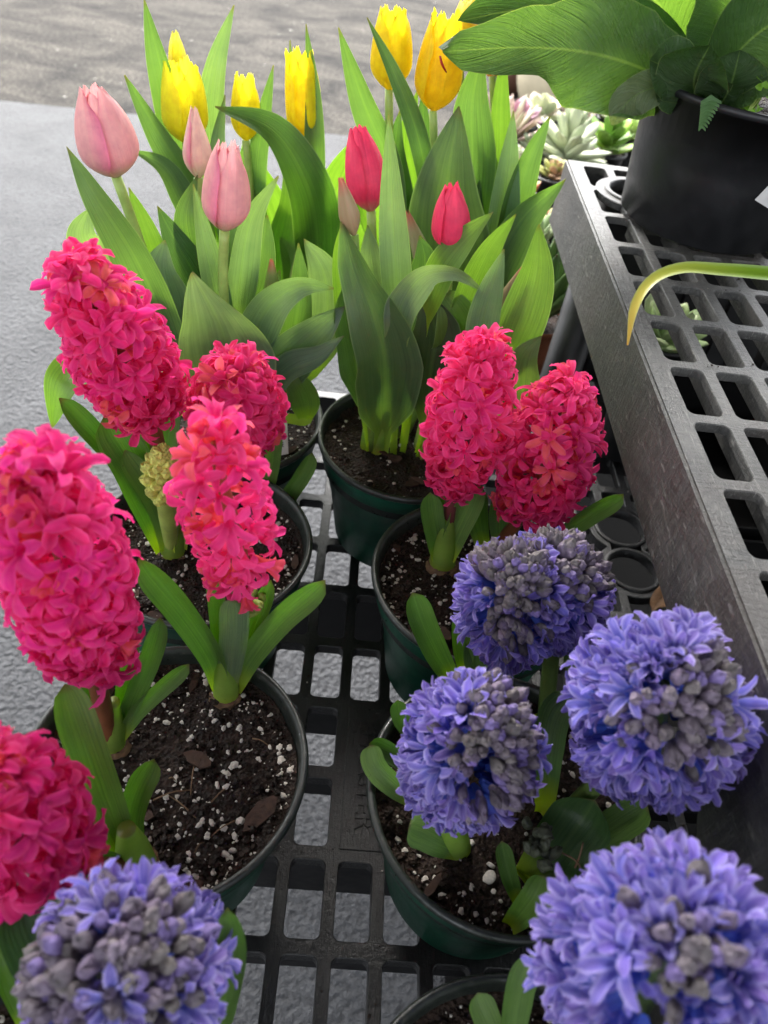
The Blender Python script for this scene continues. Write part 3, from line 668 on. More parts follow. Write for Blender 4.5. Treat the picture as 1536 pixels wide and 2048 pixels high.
BLUE = [floret_mesh('floret', M['blue_floret'], 40+s, 0.0095, 0.0120, 0.0044, 1.05+0.12*s, 0.7, 0.0025) for s in range(6)]
BLUE_SHUT = [floret_mesh('floret', M['blue_floret'], 60+s, 0.0095, 0.0105, 0.0042, 0.55, 0.4, 0.0026) for s in range(4)]
BUDS = [bud_mesh('bud', M['bud'], 80+s) for s in range(6)]

def orient(pos, d, roll, sc):
    d = Vector(d).normalized(); q = d.to_track_quat('Z', 'Y')
    return Matrix.Translation(Vector(pos)) @ q.to_matrix().to_4x4() @ Matrix.Rotation(roll, 4, 'Z') @ Matrix.Diagonal((*(sc if hasattr(sc, '__len__') else (sc,)*3), 1))
PINKC = (0.90, 0.008, 0.19)
def spike(root, base, b, t, R, kind='pink', n=85, seed=0, patches=(), stemc=(0.20, 0.07, 0.03), hue=PINKC, coral=0.08, top_e=78, bot_e=-28, rag=0.0):
    """flower spike: stalk from base through b (lowest floret) to t (tip); R is the head radius at the floret tips"""
    rng = np.random.default_rng(seed+1000); b, t, base = np.asarray(b), np.asarray(t), np.asarray(base)
    ax = norm(t-b); L = np.linalg.norm(t-b)
    S = tube([base, base*0.35+b*0.65, b, b+(t-b)*0.9], [0.0052, 0.0050, 0.0046, 0.002], 12, 18)
    st = obj('flower_spike', mesh('flower_spike', S[0], S[1], M['stem'], S[2]), root, stemc)
    e1 = norm(np.cross(ax, [0.2, 0.3, 0.9])); e2 = np.cross(ax, e1)
    core = max(0.0, L-R*0.55)
    reach = 0.0150 if kind == 'pink' else 0.0180
    k = 0
    n = int(n*(1.26 if kind == 'pink' else 1.6))
    for i in range(n):
        f = (i+0.5)/n; ph = i*2.39996+rng.normal(0, 0.16)
        prof_ = 0.80+0.20*math.sin(min(1.0, f/0.5)*math.pi/2) if f < 0.5 else 1.0-0.10*((f-0.5)/0.5)**2
        e = math.radians(bot_e+(top_e-bot_e)*(f**1.6)+rng.normal(0, 7))
        rad = e1*math.cos(ph)+e2*math.sin(ph)
        d = norm(rad*math.cos(e)+ax*math.sin(e)+rng.normal(0, 0.09, 3))
        org = b+ax*(core*f**1.02)
        dist = R*prof_*rng.uniform(0.86, 1.07)-reach
        pos = org+d*max(0.001, dist)
        tip = pos+d*reach; px, py = proj(tip); facing = d @ norm(CAM-tip)
        isbud = any(((px-cx)*math.cos(an)+(py-cy)*math.sin(an))**2/rx**2+(-(px-cx)*math.sin(an)+(py-cy)*math.cos(an))**2/ry**2 < rng.uniform(0.92, 1.08) for cx, cy, rx, ry, an in patches) and facing > 0.05
        sc = max(0.6, min(1.02, 0.92*(R*prof_)/max(0.018, reach+0.006)))
        sc = sc*(rng.uniform(0.70, 1.02) if kind == 'pink' else rng.uniform(0.80, 1.04))
        if kind == 'pink':
            co_ = rng.uniform() < coral*1.5+0.25*max(0, f-0.8)/0.2*0.6
            g = rng.uniform(0.82, 1.06); col = (min(1.0, hue[0]*g), hue[1]*g*rng.uniform(0.6, 2.2)+0.004, hue[2]*g*rng.uniform(0.75, 1.3))
            if co_: col = (0.98, 0.17*rng.uniform(.7, 1.2), 0.13)
            me = PINK_SHUT[rng.integers(3)] if (co_ and rng.uniform() < 0.6) or rng.uniform() < rag else PINK[rng.integers(len(PINK))]
            obj('floret', me, st, col, orient(pos, d, rng.uniform(0, 6.28), sc))
        elif isbud:
            for rep in range(4):
                dd = d if rep == 0 else norm(d+rng.normal(0, 0.24, 3)); g = rng.uniform(0.75, 1.25); mv = rng.uniform()
                col = (0.20*g+0.03*mv, 0.178*g, 0.165*g+0.09*mv)
                if rng.uniform() < 0.16: col = (0.24, 0.18, 0.42)
                tipr = R*prof_*(0.95 if rep == 0 else 0.90)*rng.uniform(0.96, 1.03); s_ = rng.uniform(0.80, 1.1)*(sc if sc < 1 else 1.0)
                obj('bud', BUDS[rng.integers(6)], st, col, orient(org+dd*(tipr-0.0105*s_), dd, rng.uniform(0, 6.28), s_))
        else:
            g = rng.uniform(0.8, 1.15); hh = rng.uniform()
            g *= rng.uniform(0.72, 1.05); col = (0.18*g+0.10*hh, 0.165*g, 0.74*g)
            me = BLUE_SHUT[rng.integers(4)] if rng.uniform() < 0.35 else BLUE[rng.integers(6)]
            obj('floret', me, st, col, orient(pos, d, rng.uniform(0, 6.28), sc))
    return st

# ---- tulips
def tulip(root, base, path, top, wpx, kind, seed=0, col=None, fringe=0.12, openv=0.42, h_scale=1.0, stemc=(0.36, 0.50, 0.12), cone=0.0):
    """path: pixels along the stem up to the flower's foot; top: pixel of the flower's tip"""
    rng = np.random.default_rng(seed+500)
    P = [np.asarray(base)]+pts_of(base, path); foot = P[-1]; T_ = above(foot, *top) if len(top) < 4 else onz(top[0], top[1], top[3])
    ax = norm(T_-foot); H = np.linalg.norm(T_-foot); R = 0.5*wpx*depth((foot+T_)/2)/F
    S = tube(P, [0.0042, 0.0036, 0.0034], 10, 16); stem = obj('flower_stem', mesh('flower_stem', S[0], S[1], M['stem'], S[2]), root, stemc)
    e1 = norm(CAM-foot-ax*((CAM-foot) @ ax)); e2 = np.cross(ax, e1); a0 = rng.uniform(0.3, 0.8)
    m = M['tulip_'+kind]; nu, nv = 15, 16
    for p in range(6):
        outer = p % 2 == 0; th0 = a0+p*math.pi/3; V, U = [], []
        hs_ = H*(1.0 if outer else 0.985)*rng.uniform(0.965, 1.0); off = rng.uniform(-0.03, 0.03)
        for j in range(nv):
            v = j/(nv-1)
            r = R*(math.sin(min(1, (v+0.02)/0.36)*math.pi/2)**0.75 if v < 0.34 else 1-(1-openv)*((v-0.34)/0.66)**(2.0-cone))
            if cone and v > .2: r *= 1-cone*0.25*(v-0.2)
            r *= 1.0 if outer else 0.90
            hw = math.radians(72 if outer else 66)*(0.62+0.38*math.sin(min(1, v/0.35)*math.pi/2))*(1 if v < 0.72 else (1-0.55*((v-0.72)/0.28)**2))
            for i in range(nu):
                u = -1+2*i/(nu-1); th = th0+u*hw; rr = r*(1+0.085*u+off-0.05*u*u*v)
                ridge = 0.02*R*math.exp(-(u/0.12)**2)*v
                zz = hs_*v*(1-0.10*abs(u)**2.2*v**2)
                if j == nv-1: zz += H*fringe*(rng.uniform(-0.25, 0.55)); rr *= rng.uniform(0.85, 1.12)
                elif j == nv-2: zz += H*fringe*0.12*rng.uniform(-1, 1)
                if i in (0, nu-1) and v > 0.45: th += rng.normal(0, 0.04)*fringe*6
                V.append(foot+ax*zz+(e1*math.cos(th)+e2*math.sin(th))*(rr+ridge)); U.append((i/(nu-1), v))
        g = rng.uniform(0.9, 1.08); c = tuple(x*g for x in col)
        obj('petal', mesh('petal', V, grid_faces(nu, nv), m, U), stem, c)
    return stem
def tulip_bud(root, base, path, top, wpx, col, tipcol, seed=0):
    """closed green bud: slim tapered body of three clasped petals"""
    P = [np.asarray(base)]+pts_of(base, path); foot = P[-1]; T_ = above(foot, *top)
    ax = norm(T_-foot); H = np.linalg.norm(T_-foot); R = 0.5*wpx*depth(foot)/F
    S = tube(P, [0.004, 0.0034, 0.0032], 10, 12); stem = obj('flower_stem', mesh('flower_stem', S[0], S[1], M['stem'], S[2]), root, (0.2, 0.32, 0.06))
    e1 = norm(CAM-foot-ax*((CAM-foot) @ ax)); e2 = np.cross(ax, e1); rng = np.random.default_rng(seed)
    for p in range(3):
        V, U = [], []; nu, nv = 9, 14; th0 = p*2*math.pi/3+0.5
        for j in range(nv):
            v = j/(nv-1); r = R*(math.sin(min(1, (v+0.03)/0.4)*math.pi/2)**0.8 if v < 0.38 else 1-0.78*((v-0.38)/0.62)**1.25)
            for i in range(nu):
                u = -1+2*i/(nu-1); th = th0+u*math.radians(72); V.append(foot+ax*(H*v*(1+(rng.uniform(-0.05, 0.05) if j == nv-1 else 0)))+(e1*math.cos(th)+e2*math.sin(th))*r*(1+0.06*u-0.10*u*u)); U.append((i/(nu-1), v))
        obj('petal', mesh('petal', V, grid_faces(nu, nv), M['tulip_bud'], U), stem, col)
t = NT('tulip_bud'); s_ = t.sep(t.uv()); oi_ = t.oinfo()
c_ = t.mix(t.ramp(s_[1], [(0.72, 0.0), (0.97, 0.9)]), oi_.outputs['Color'], (0.55, 0.05, 0.06)); st_ = t.noise(t.mapping(t.uv(), (22, 1.2, 1)), 1.2, 3)
c_ = t.mix(t.ramp(st_, [(0.3, 0.0), (0.7, 0.5)]), c_, (0.38, 0.42, 0.18)); M['tulip_bud'] = t.done(t.thin(t.bsdf(c_, 0.45, 0.4), c_, 0.25))
#=====PLANTS
POTS = dict(A=(-.082, .195), B=(-.096, .362), C=(.103, .352), D=(.107, .193), E=(-.088, .022), F=(.101, .026), R=(.051, .500), P=(-.101, .508), Y=(-.112, .668), Q=(.085, .664))
def root_at(k, name, label, cat, group): x, y = POTS[k]; return thing(name, label, cat, (x, y, Z(ZD)), group)
HG, TG = 'potted hyacinths on the low bench', 'potted tulips on the low bench'
HL = [(0.120, 0.205, 0.062), (0.140, 0.225, 0.07), (0.105, 0.180, 0.066)]
def hl(k): return HL[k % 3]
def soilp(x, y): return onz(x, y, ZS)
def straps(root, base, specs, thick=0.0026):
    for k, (spec, w, *ex) in enumerate(specs):
        kw = dict(ex[0]) if ex else {}
        col = kw.pop('col', hl(k)); leaf(root, base, spec, w, col, 'strap', cup=kw.pop('cup', 0.55), twist=kw.pop('twist', 0), n=24, nu=9, thick=thick, **kw)
def sheath(root, base, top, r0=0.009, r1=0.008, col=(0.20, 0.30, 0.06)):
    base, top = np.asarray(base), np.asarray(top); top = base+(top-base)*1.7
    S = tube([base-V3(0, 0, 0.006), base+(top-base)*0.5, top], [r0, r0*0.85, r0*0.42], 16, 12); obj('leaf_sheath', mesh('leaf_sheath', S[0], S[1], M['hya_leaf'], [(0.3, v) for u, v in S[2]]), root, (0.20, 0.30, 0.06))
def bulb(root, base, r=0.016, h=0.012):
    V, U = [], []; ns, nv = 24, 9
    for k in range(nv):
        v = k/(nv-1); rr = r*math.cos(v*1.25)**0.8
        for a in range(ns): an = 2*math.pi*a/ns; g = 1+0.06*math.sin(5*an+k)+0.03*math.sin(11*an); V.append((base[0]+rr*g*math.cos(an), base[1]+rr*g*math.sin(an), base[2]-0.003+h*math.sin(v*1.45)))
    obj('bulb', mesh('bulb', V, grid_faces(ns, nv, 0, True)+[tuple(range((nv-1)*ns, nv*ns))], M['bulb_skin']), root)

# -- pot A: three pink spikes
A = root_at('A', 'potted_hyacinth', 'green pot of three pink hyacinths with a wide patch of bare speckled soil', 'hyacinth', HG)
make_pot(A, *POTS['A'], perl=460, seed=11, chips=7)
sA = [o for o in A.children if o.name.startswith('soil')][0]
q = onz(520, 1630, ZS+0.003); chip(sA, q, 0.9, 0.0125, 0.0055, 0.25); q = onz(395, 1520, ZS+0.002); chip(sA, q, -0.3, 0.009, 0.0045, -0.1)
rngf = np.random.default_rng(4)
for k in range(9):
    q = onz(385+rngf.normal(0, 60), 1600+rngf.normal(0, 60), ZS+.0015); d_ = V3(rngf.normal(0, .006), rngf.normal(0, .006), 0); S = tube([q-d_, q+V3(0, 0, .002+.002*rngf.uniform()), q+d_+V3(0, 0, -.001)], [0.0005, 0.0004, 0.0003], 5, 6); obj('root', mesh('root', S[0], S[1], M['root']), sA)
b1 = soilp(452, 1388); b2 = soilp(222, 1490); b3 = soilp(275, 1735)
for q in (b1, b2, b3): bulb(A, q, 0.0125, 0.006)
sheath(A, b1, above(b1, 452, 1330), 0.0085, 0.0065); sheath(A, b2, above(b2, 225, 1440), 0.008, 0.006); sheath(A, b3, onz(262, 1690, -0.395), 0.0105, 0.009)
straps(A, b1, [([(445, 1380), (425, 1310, -.004), (370, 1225, 0), (278, 1116, 0.0)], 62, {'twist': -25}), ([(465, 1380), (500, 1310), (560, 1235), (650, 1160)], 58, {'twist': 25}),
    ([(455, 1388, -.008), (462, 1320, -.012), (468, 1265, -.013), (468, 1198, -.012)], 56, {'cup': -0.35, 'col': (0.17, 0.24, 0.14)}), ([(440, 1340, .01), (436, 1240, .012), (425, 1125, .014)], 34), ([(475, 1340, .012), (510, 1255, .012), (542, 1160, .012)], 34)])
straps(A, b2, [([(232, 1480), (262, 1400), (295, 1320), (320, 1235)], 46, {'twist': 20}), ([(235, 1482, -.003), (275, 1420, -.004), (325, 1372, -.004), (378, 1328, 0)], 38, {'twist': 25}), ([(215, 1470, -.004), (185, 1400, -.004), (160, 1335, -.004)], 26), ([(240, 1450, .01), (252, 1370, .012), (262, 1270, .014)], 40)])
straps(A, b3, [([(262, 1725, None, -.41), (215, 1615, None, -.375), (170, 1490, None, -.345), (130, 1368, None, -.325)], 78, {'cup': 0.4, 'col': (0.15, 0.24, 0.07)}), ([(272, 1720, None, -.408), (258, 1640, None, -.392), (275, 1575, None, -.375), (308, 1518, None, -.36)], 58, {'twist': 20, 'col': (0.15, 0.24, 0.07)}),
    ([(250, 1725, None, -.412), (215, 1655, None, -.39), (175, 1590, None, -.375), (142, 1548, None, -.36)], 42), ([(250, 1740, None, -.411), (190, 1738, None, -.38), (140, 1765, None, -.355), (100, 1805, None, -.335)], 80, {'twist': -10})])
spike(A, b1, above(b1, 482, 1150), above(b1, 418, 850), 0.0250, 'pink', 40, 1, stemc=(0.30, 0.10, 0.03), hue=(1.0, 0.0232, 0.263), coral=0.16, bot_e=-35)
spike(A, b2, above(b2, 178, 1290, -0.01), above(b2, 62, 920, 0.0), 0.0302, 'pink', 115, 2, hue=(1.0, 0.0126, 0.287), coral=0.05)
spike(A, b3, onz(62, 1720, -.338), onz(-30, 1540, -.272), 0.0315, 'pink', 90, 3, hue=(1.0, 0.0147, 0.287), coral=0.06)
q = above(b1, 505, 1200, 0.008)
for k in range(9): d = norm(np.random.default_rng(k).normal(0, 1, 3)+V3(0, -.3, 1)); obj('green_bud', BUDS[k % 6], A, (0.28, 0.34, 0.06), orient(q+V3(*np.random.default_rng(k+30).normal(0, .003, 3))-V3(0, 0, 0.004*(k % 3)), d, k, 0.8))

# -- pot B: two pink spikes and a green bud spike
B = root_at('B', 'potted_hyacinth', 'green pot of pink hyacinths with a closed green flower bud among its leaves', 'hyacinth', HG)
make_pot(B, *POTS['B'], perl=300, seed=12, chips=6)
b1 = soilp(343, 1105); b2 = soilp(470, 1000)
bulb(B, b1, 0.012, 0.006); sheath(B, b1, above(b1, 345, 1050), 0.0095, 0.008)
straps(B, b1, [([(335, 1095), (300, 1000), (262, 915), (208, 832)], 84, {'twist': -10}), ([(338, 1100, -.008), (320, 1010, -.01), (285, 950, -.01), (250, 900, -.008)], 50, {'twist': -20}), ([(330, 1060, .004), (270, 960, .008), (200, 885, .008), (118, 796, .006)], 44, {'twist': 15}),
    ([(345, 1060, .01), (310, 930, .012), (278, 855, .012)], 34), ([(355, 1095, -.002), (352, 1060, -.004), (360, 1010, -.004), (380, 960, 0)], 60)])
straps(B, b2, [([(520, 1090), (560, 1010), (600, 950), (624, 905)], 38, {'twist': 30}), ([(530, 1010, .01), (545, 920, .01), (552, 845, .01)], 32), ([(420, 980), (400, 900), (390, 850)], 44), ([(330, 960, .02), (335, 880, .02), (345, 800, .02)], 40)])
spike(B, b1+V3(.004, .012, 0), above(b1, 292, 800), above(b1, 148, 535, 0.0), 0.0308, 'pink', 112, 4, hue=(1.0, 0.0106, 0.239), coral=0.03)
spike(B, b2, atd(478, 850, .505), atd(468, 750, .445), 0.0325, 'pink', 88, 5, hue=(1.0, 0.0126, 0.204), coral=0.10)
q0, q1 = above(b1, 334, 995, -.03), above(b1, 322, 905, -.032); ax_ = norm(q1-q0); rngb = np.random.default_rng(3)
S = tube([b1, q0, q1], [0.004, 0.007, 0.005], 10, 10); sb = obj('green_spike', mesh('green_spike', S[0], S[1], M['stem'], S[2]), B, (0.3, 0.36, 0.08))
e1 = norm(np.cross(ax_, [0, 0, 1.])); e2 = np.cross(ax_, e1)
for k in range(64):
    f_ = k/64; an = k*2.39996; rr = 0.0140*(0.55+0.45*math.sin(min(1, f_/0.35)*1.57))*(1-0.75*max(0, f_-0.45)**1.5*2); e = 0.25+0.9*f_
    d = norm((e1*math.cos(an)+e2*math.sin(an))*math.cos(e)+ax_*math.sin(e)); g = rngb.uniform(0.8, 1.2)
    obj('green_bud', BUDS[k % 6], sb, (0.68*g, 0.70*g, 0.16*g), orient(q0+(q1-q0)*f_*0.92+d*(rr-0.0085), d, an, (1.15, 1.15, 0.95)))

# -- pot C: two pink spikes
Cc = root_at('C', 'potted_hyacinth', 'green pot of two pink hyacinths beside the skirt of the taller bench', 'hyacinth', HG)
make_pot(Cc, *POTS['C'], perl=260, seed=13, chips=4)
b1 = soilp(885, 1128); b2 = soilp(985, 1110)
bulb(Cc, b1, 0.014, 0.007); sheath(Cc, b1, above(b1, 893, 1070), 0.0105, 0.009, (0.36, 0.34, 0.05))
straps(Cc, b1, [([(878, 1118, -.004), (872, 1070, -.006), (865, 1030, -.006), (860, 985, -.004)], 46), ([(895, 1115, -.004), (915, 1060, -.004), (938, 1010, 0), (955, 960, 0)], 54), ([(885, 1080, .008), (893, 1010, .01), (905, 950, .01)], 40)])
straps(Cc, b2, [([(965, 1090), (955, 1040), (955, 1000), (962, 975)], 46), ([(1060, 1100), (1130, 1060), (1190, 1020), (1247, 988)], 42, {'twist': 30}), ([(1000, 1090), (1000, 1030), (1010, 980)], 44)])
spike(Cc, b1, above(b1, 912, 945), above(b1, 972, 690), 0.0285, 'pink', 82, 6, hue=(1.0, 0.0147, 0.204), coral=0.10, bot_e=-40, stemc=(0.16, 0.04, 0.04))
spike(Cc, b2, above(b2, 1068, 995), above(b2, 1130, 775), 0.0345, 'pink', 100, 7, hue=(1.0, 0.0170, 0.227), coral=0.14)

# -- pot D: blue spikes
D = root_at('D', 'potted_hyacinth', 'green pot crowded with lavender blue hyacinth heads beside the taller bench', 'hyacinth', HG)
make_pot(D, *POTS['D'], perl=170, seed=14, chips=5)
sD = [o for o in D.children if o.name.startswith('soil')][0]
v, f = blob_mesh_data(1, lambda r: onz(978, 1756, ZS+0.002), lambda r: 0.0042, 5, 0.8); p_ = obj('perlite_lump', mesh('perlite_lump', v, f, M['perlite'], smooth=False), sD); p_.modifiers.new('s', 'SUBSURF').levels = 1
b1 = soilp(915, 1690); b2 = soilp(1000, 1450); b3 = soilp(1120, 1640); b4 = soilp(1025, 1850)
sheath(D, b1, onz(905, 1660, -.395), 0.009, 0.008, (0.30, 0.36, 0.05))
straps(D, b1, [([(925, 1700, None, -.412), (885, 1680, None, -.398), (850, 1662, None, -.392), (818, 1652, None, -.388)], 74, {'cup': -0.3}), ([(830, 1600, None, -.41), (790, 1570, None, -.40), (752, 1530, None, -.392), (742, 1490, None, -.388)], 50, {'twist': -15}), ([(840, 1560, None, -.412), (800, 1520, None, -.402), (765, 1498, None, -.396), (738, 1488, None, -.393)], 40),
    ([(820, 1470, None, -.41), (800, 1430, None, -.39), (795, 1400, None, -.38)], 36)])
straps(D, b2, [([(905, 1365, None, -.40), (868, 1300, None, -.37), (842, 1240, None, -.35), (825, 1185, None, -.335)], 54, {'twist': 10}), ([(930, 1340, None, -.40), (926, 1280, None, -.375), (925, 1222, None, -.355)], 44), ([(965, 1350, None, -.40), (960, 1310, None, -.385), (968, 1275, None, -.375)], 66), ([(1140, 1420, None, -.40), (1150, 1350, None, -.37), (1135, 1300, None, -.35)], 34)])
straps(D, b3, [([(1090, 1600, None, -.40), (1095, 1500, None, -.37), (1110, 1430, None, -.355), (1142, 1388, None, -.345)], 66, {'col': (0.09, 0.16, 0.06)}), ([(1060, 1770, None, -.405), (1120, 1700, None, -.395), (1165, 1640, None, -.385), (1190, 1600, None, -.37)], 130, {'col': (0.055, 0.11, 0.04)}), ([(1120, 1720, None, -.40), (1190, 1680, None, -.395), (1250, 1640, None, -.388), (1295, 1612, None, -.38)], 72, {'col': (0.07, 0.13, 0.03)})])
straps(D, b4, [([(1020, 1852, None, -.413), (1048, 1822, None, -.398), (1070, 1790, None, -.388), (1088, 1752, None, -.382)], 54, {'col': (0.10, 0.19, 0.03)}), ([(1035, 1800, None, -.413), (1018, 1750, None, -.40), (1003, 1682, None, -.385)], 36, {'col': (0.07, 0.14, 0.03)}), ([(1040, 1845, None, -.413), (1085, 1815, None, -.402), (1125, 1770, None, -.395)], 46)])
for k in range(16):
    r_ = np.random.default_rng(k+70); d = norm(r_.normal(0, .8, 3)+V3(0, -.2, .8)); q = onz(1085+r_.normal(0, 14), 1690+r_.normal(0, 26), -.385+r_.normal(0, .003)); obj('green_bud', BUDS[k % 6], D, (0.075, 0.085, 0.055), orient(q, d, k, 0.9))
S = tube([onz(1150, 1760, -.40), onz(1160, 1735, -.39), onz(1150, 1720, -.385), onz(1100, 1695, -.39)], [0.0006, 0.0005, 0.0004], 6, 14); obj('root', mesh('root', S[0], S[1], M['root']), D)
S = tube([onz(1150, 1735, -.39), onz(1160, 1710, -.383), onz(1166, 1685, -.378)], [0.0006, 0.0005, 0.0004], 6, 10); obj('root', mesh('root', S[0], S[1], M['root']), D)
GST = (0.10, 0.16, 0.04)
spike(D, b1, atd(920, 1545, .375), atd(965, 1425, .315), 0.0355, 'blue', 112, 8, patches=[(1000, 1500, 88, 168, 0.1)], stemc=GST)
spike(D, b2, atd(1025, 1245, .425), atd(1022, 1135, .375), 0.0335, 'blue', 100, 9, patches=[(1040, 1195, 80, 128, 0.0), (985, 1095, 50, 50, 0)], stemc=GST)
spike(D, b2+V3(.03, 0.008, 0), atd(1112, 1215, .435), atd(1105, 1118, .385), 0.0335, 'blue', 96, 10, patches=[(1185, 1120, 62, 95, -0.3), (1110, 1055, 80, 40, 0.2)], stemc=GST)
spike(D, b3, atd(1300, 1462, .355), atd(1335, 1355, .285), 0.0405, 'blue', 130, 11, patches=[(1405, 1420, 85, 165, 0.25), (1340, 1420, 60, 60, 0)], stemc=GST)

# -- pot E and F at the near edge
E_ = root_at('E', 'potted_hyacinth', 'lavender blue hyacinth with a broad patch of grey closed buds, next to a pink spike', 'hyacinth', HG)
make_pot(E_, *POTS['E'], perl=150, seed=15)
b1 = soilp(300, 2330)
spike(E_, V3(-.085, .045, Z(ZS)), atd(265, 2000, .30), atd(240, 1905, .225), 0.0380, 'blue', 130, 12, patches=[(215, 1880, 195, 88, 0.05), (105, 1960, 100, 150, 0.2), (300, 1950, 105, 70, 0)], stemc=GST)
bE = V3(-.085, .045, Z(ZS))
straps(E_, bE, [([(170, 2080, None, -.38), (120, 1960, None, -.35), (80, 1880, None, -.335), (45, 1790, None, -.325)], 130, {'col': (0.07, 0.13, 0.055)}), ([(420, 2120, None, -.38), (455, 2000, None, -.345), (470, 1900, None, -.325), (455, 1815, None, -.31)], 58, {'twist': -20}), ([(60, 2060, None, -.40), (25, 1970, None, -.385), (5, 1920, None, -.375), (-15, 1870, None, -.37)], 52, {'col': (0.09, 0.16, 0.03)}), ([(130, 1850, None, -.355), (170, 1810, None, -.345), (240, 1775, None, -.338)], 60)])
F_ = root_at('F', 'potted_hyacinth', 'pot holding one very large loose lavender blue hyacinth with a few buds at its heart', 'hyacinth', HG)
make_pot(F_, *POTS['F'], perl=150, seed=16)
bF = V3(.115, .045, Z(ZS))
spike(F_, bF, atd(1290, 1990, .285), atd(1385, 1885, .205), 0.0420, 'blue', 125, 13, patches=[(1420, 1890, 75, 75, 0.3), (1335, 1950, 45, 40, 0)], stemc=GST)
straps(F_, bF, [([(1020, 2110, None, -.39), (1032, 2010, None, -.365), (1045, 1955, None, -.352), (1070, 1910, None, -.342)], 58, {'twist': 10}), ([(1000, 2100, None, -.40), (975, 2040, None, -.388), (955, 1985, None, -.38)], 56, {'cup': 0.4})])

# -- tulips
G1, G2, G3, G4, G5 = (0.088, 0.150, 0.068), (0.122, 0.180, 0.132), (0.115, 0.195, 0.045), (0.058, 0.108, 0.055), (0.140, 0.195, 0.158)
def tl(root, base, specs):
    for spec, w, col, *ex in specs:
        kw = dict(ex[0]) if ex else {}
        leaf(root, base, spec, w, col, 'tulip', twist=kw.pop('twist', 0), cup=kw.pop('cup', 0.30), wave=kw.pop('wave', 0.03), n=34, nu=11, **kw)
P_ = root_at('P', 'potted_tulip', 'pot of pale pink fringed tulips with broad blue green leaves and a white name tag', 'tulip', TG)
make_pot(P_, *POTS['P'], perl=160, seed=17, chips=6)
bP = V3(-.101, .508, Z(ZS)); bx_ = lambda dx, dy: bP+V3(dx, dy, 0)
PKC = (0.93, 0.52, 0.47)
tulip(P_, bx_(-.03, .0), [(330, 640), (285, 500), (232, 352)], (183, 172), 118, 'pink', 1, PKC, 0.05, 0.36)
tulip(P_, bx_(-.01, .02), [(420, 560, .01), (405, 430, .015), (397, 356, .018)], (388, 212, .018), 58, 'pink', 2, (0.92, 0.66, 0.50), 0.04, 0.22, cone=0.6)
tulip(P_, bx_(.0, -.02), [(450, 640), (446, 540), (449, 460)], (457, 285), 93, 'pink', 3, PKC, 0.06, 0.42)
tulip_bud(P_, bx_(.03, 0), [(550, 680), (546, 605)], (543, 522), 32, (0.20, 0.28, 0.06), None, 4)
tl(P_, bP, [([(375, 790, 0), (330, 650, -.02), (262, 500, -.03), (185, 380, -.025), (133, 292, -.01)], 92, G1, {'cup': 0.5, 'twist': -25}),
    ([(350, 700, .01), (320, 560, .01), (290, 460, .015), (258, 375, .02)], 66, G3), ([(340, 720, .0), (330, 610, -.005), (318, 540, -.005), (330, 480, 0)], 105, G5, {'cup': 0.2}),
    ([(480, 800, -.03), (455, 700, -.05), (430, 630, -.06), (383, 545, -.055)], 185, G5, {'cup': 0.35, 'wave': 0.06, 'twist': (-10, -10, -35)}),
    ([(500, 760, -.02), (505, 680, -.03), (545, 605, -.03), (600, 572, -.02), (668, 577, -.01)], 84, G2, {'twist': (0, 20, 45), 'wave': 0.05}),
    ([(530, 800, -.02), (575, 720, -.03), (630, 665, -.03), (690, 612, -.02)], 100, G2, {'twist': 15}), ([(520, 815, -.03), (585, 740, -.045), (640, 715, -.05), (688, 672, -.045)], 66, G2, {'twist': -30, 'cup': 0.5}),
    ([(455, 720, 0), (432, 590, -.01), (408, 480, -.012), (386, 368, -.005)], 54, G2, {'cup': 0.5, 'twist': 15}), ([(470, 700, 0), (480, 560, .0), (505, 430, .0), (557, 352, .0)], 66, G2, {'twist': 25, 'cup': 0.4}),
    ([(430, 700, .015), (395, 560, .015), (355, 490, .015), (315, 412, .02)], 78, G4), ([(420, 640, .02), (385, 510, .02), (372, 430, .02), (395, 350, .03)], 60, G1),
    ([(580, 800, 0), (590, 680, 0), (600, 580, 0), (597, 486, 0)], 62, G1, {'cup': 0.5}), ([(620, 740, .02), (655, 620, .02), (645, 540, .02), (608, 478, .02)], 95, G5, {'wave': 0.05}),
    ([(230, 800, .0), (170, 740, -.0), (130, 760, -.01), (105, 855, -.015)], 84, (0.12, 0.21, 0.05), {'twist': 20}), ([(260, 640, .03), (200, 530, .03), (165, 470, .03), (180, 415, .03)], 90, (0.14, 0.20, 0.14), {'cup': 0.2}),
    ([(612, 838, -.03), (608, 800, -.035), (590, 765, -.035), (555, 738, -.03)], 62, G3, {'cup': 0.2}), ([(490, 640, .02), (520, 520, .02), (535, 430, .02)], 70, G1), ([(380, 700, .01), (360, 620, .01), (350, 560, .01)], 90, G4),
    ([(500, 800, 0), (510, 700, 0), (540, 620, 0), (560, 540, .01)], 70, G1), ([(440, 800, .01), (420, 700, .01), (410, 620, .01), (425, 560, .01)], 90, G4)])
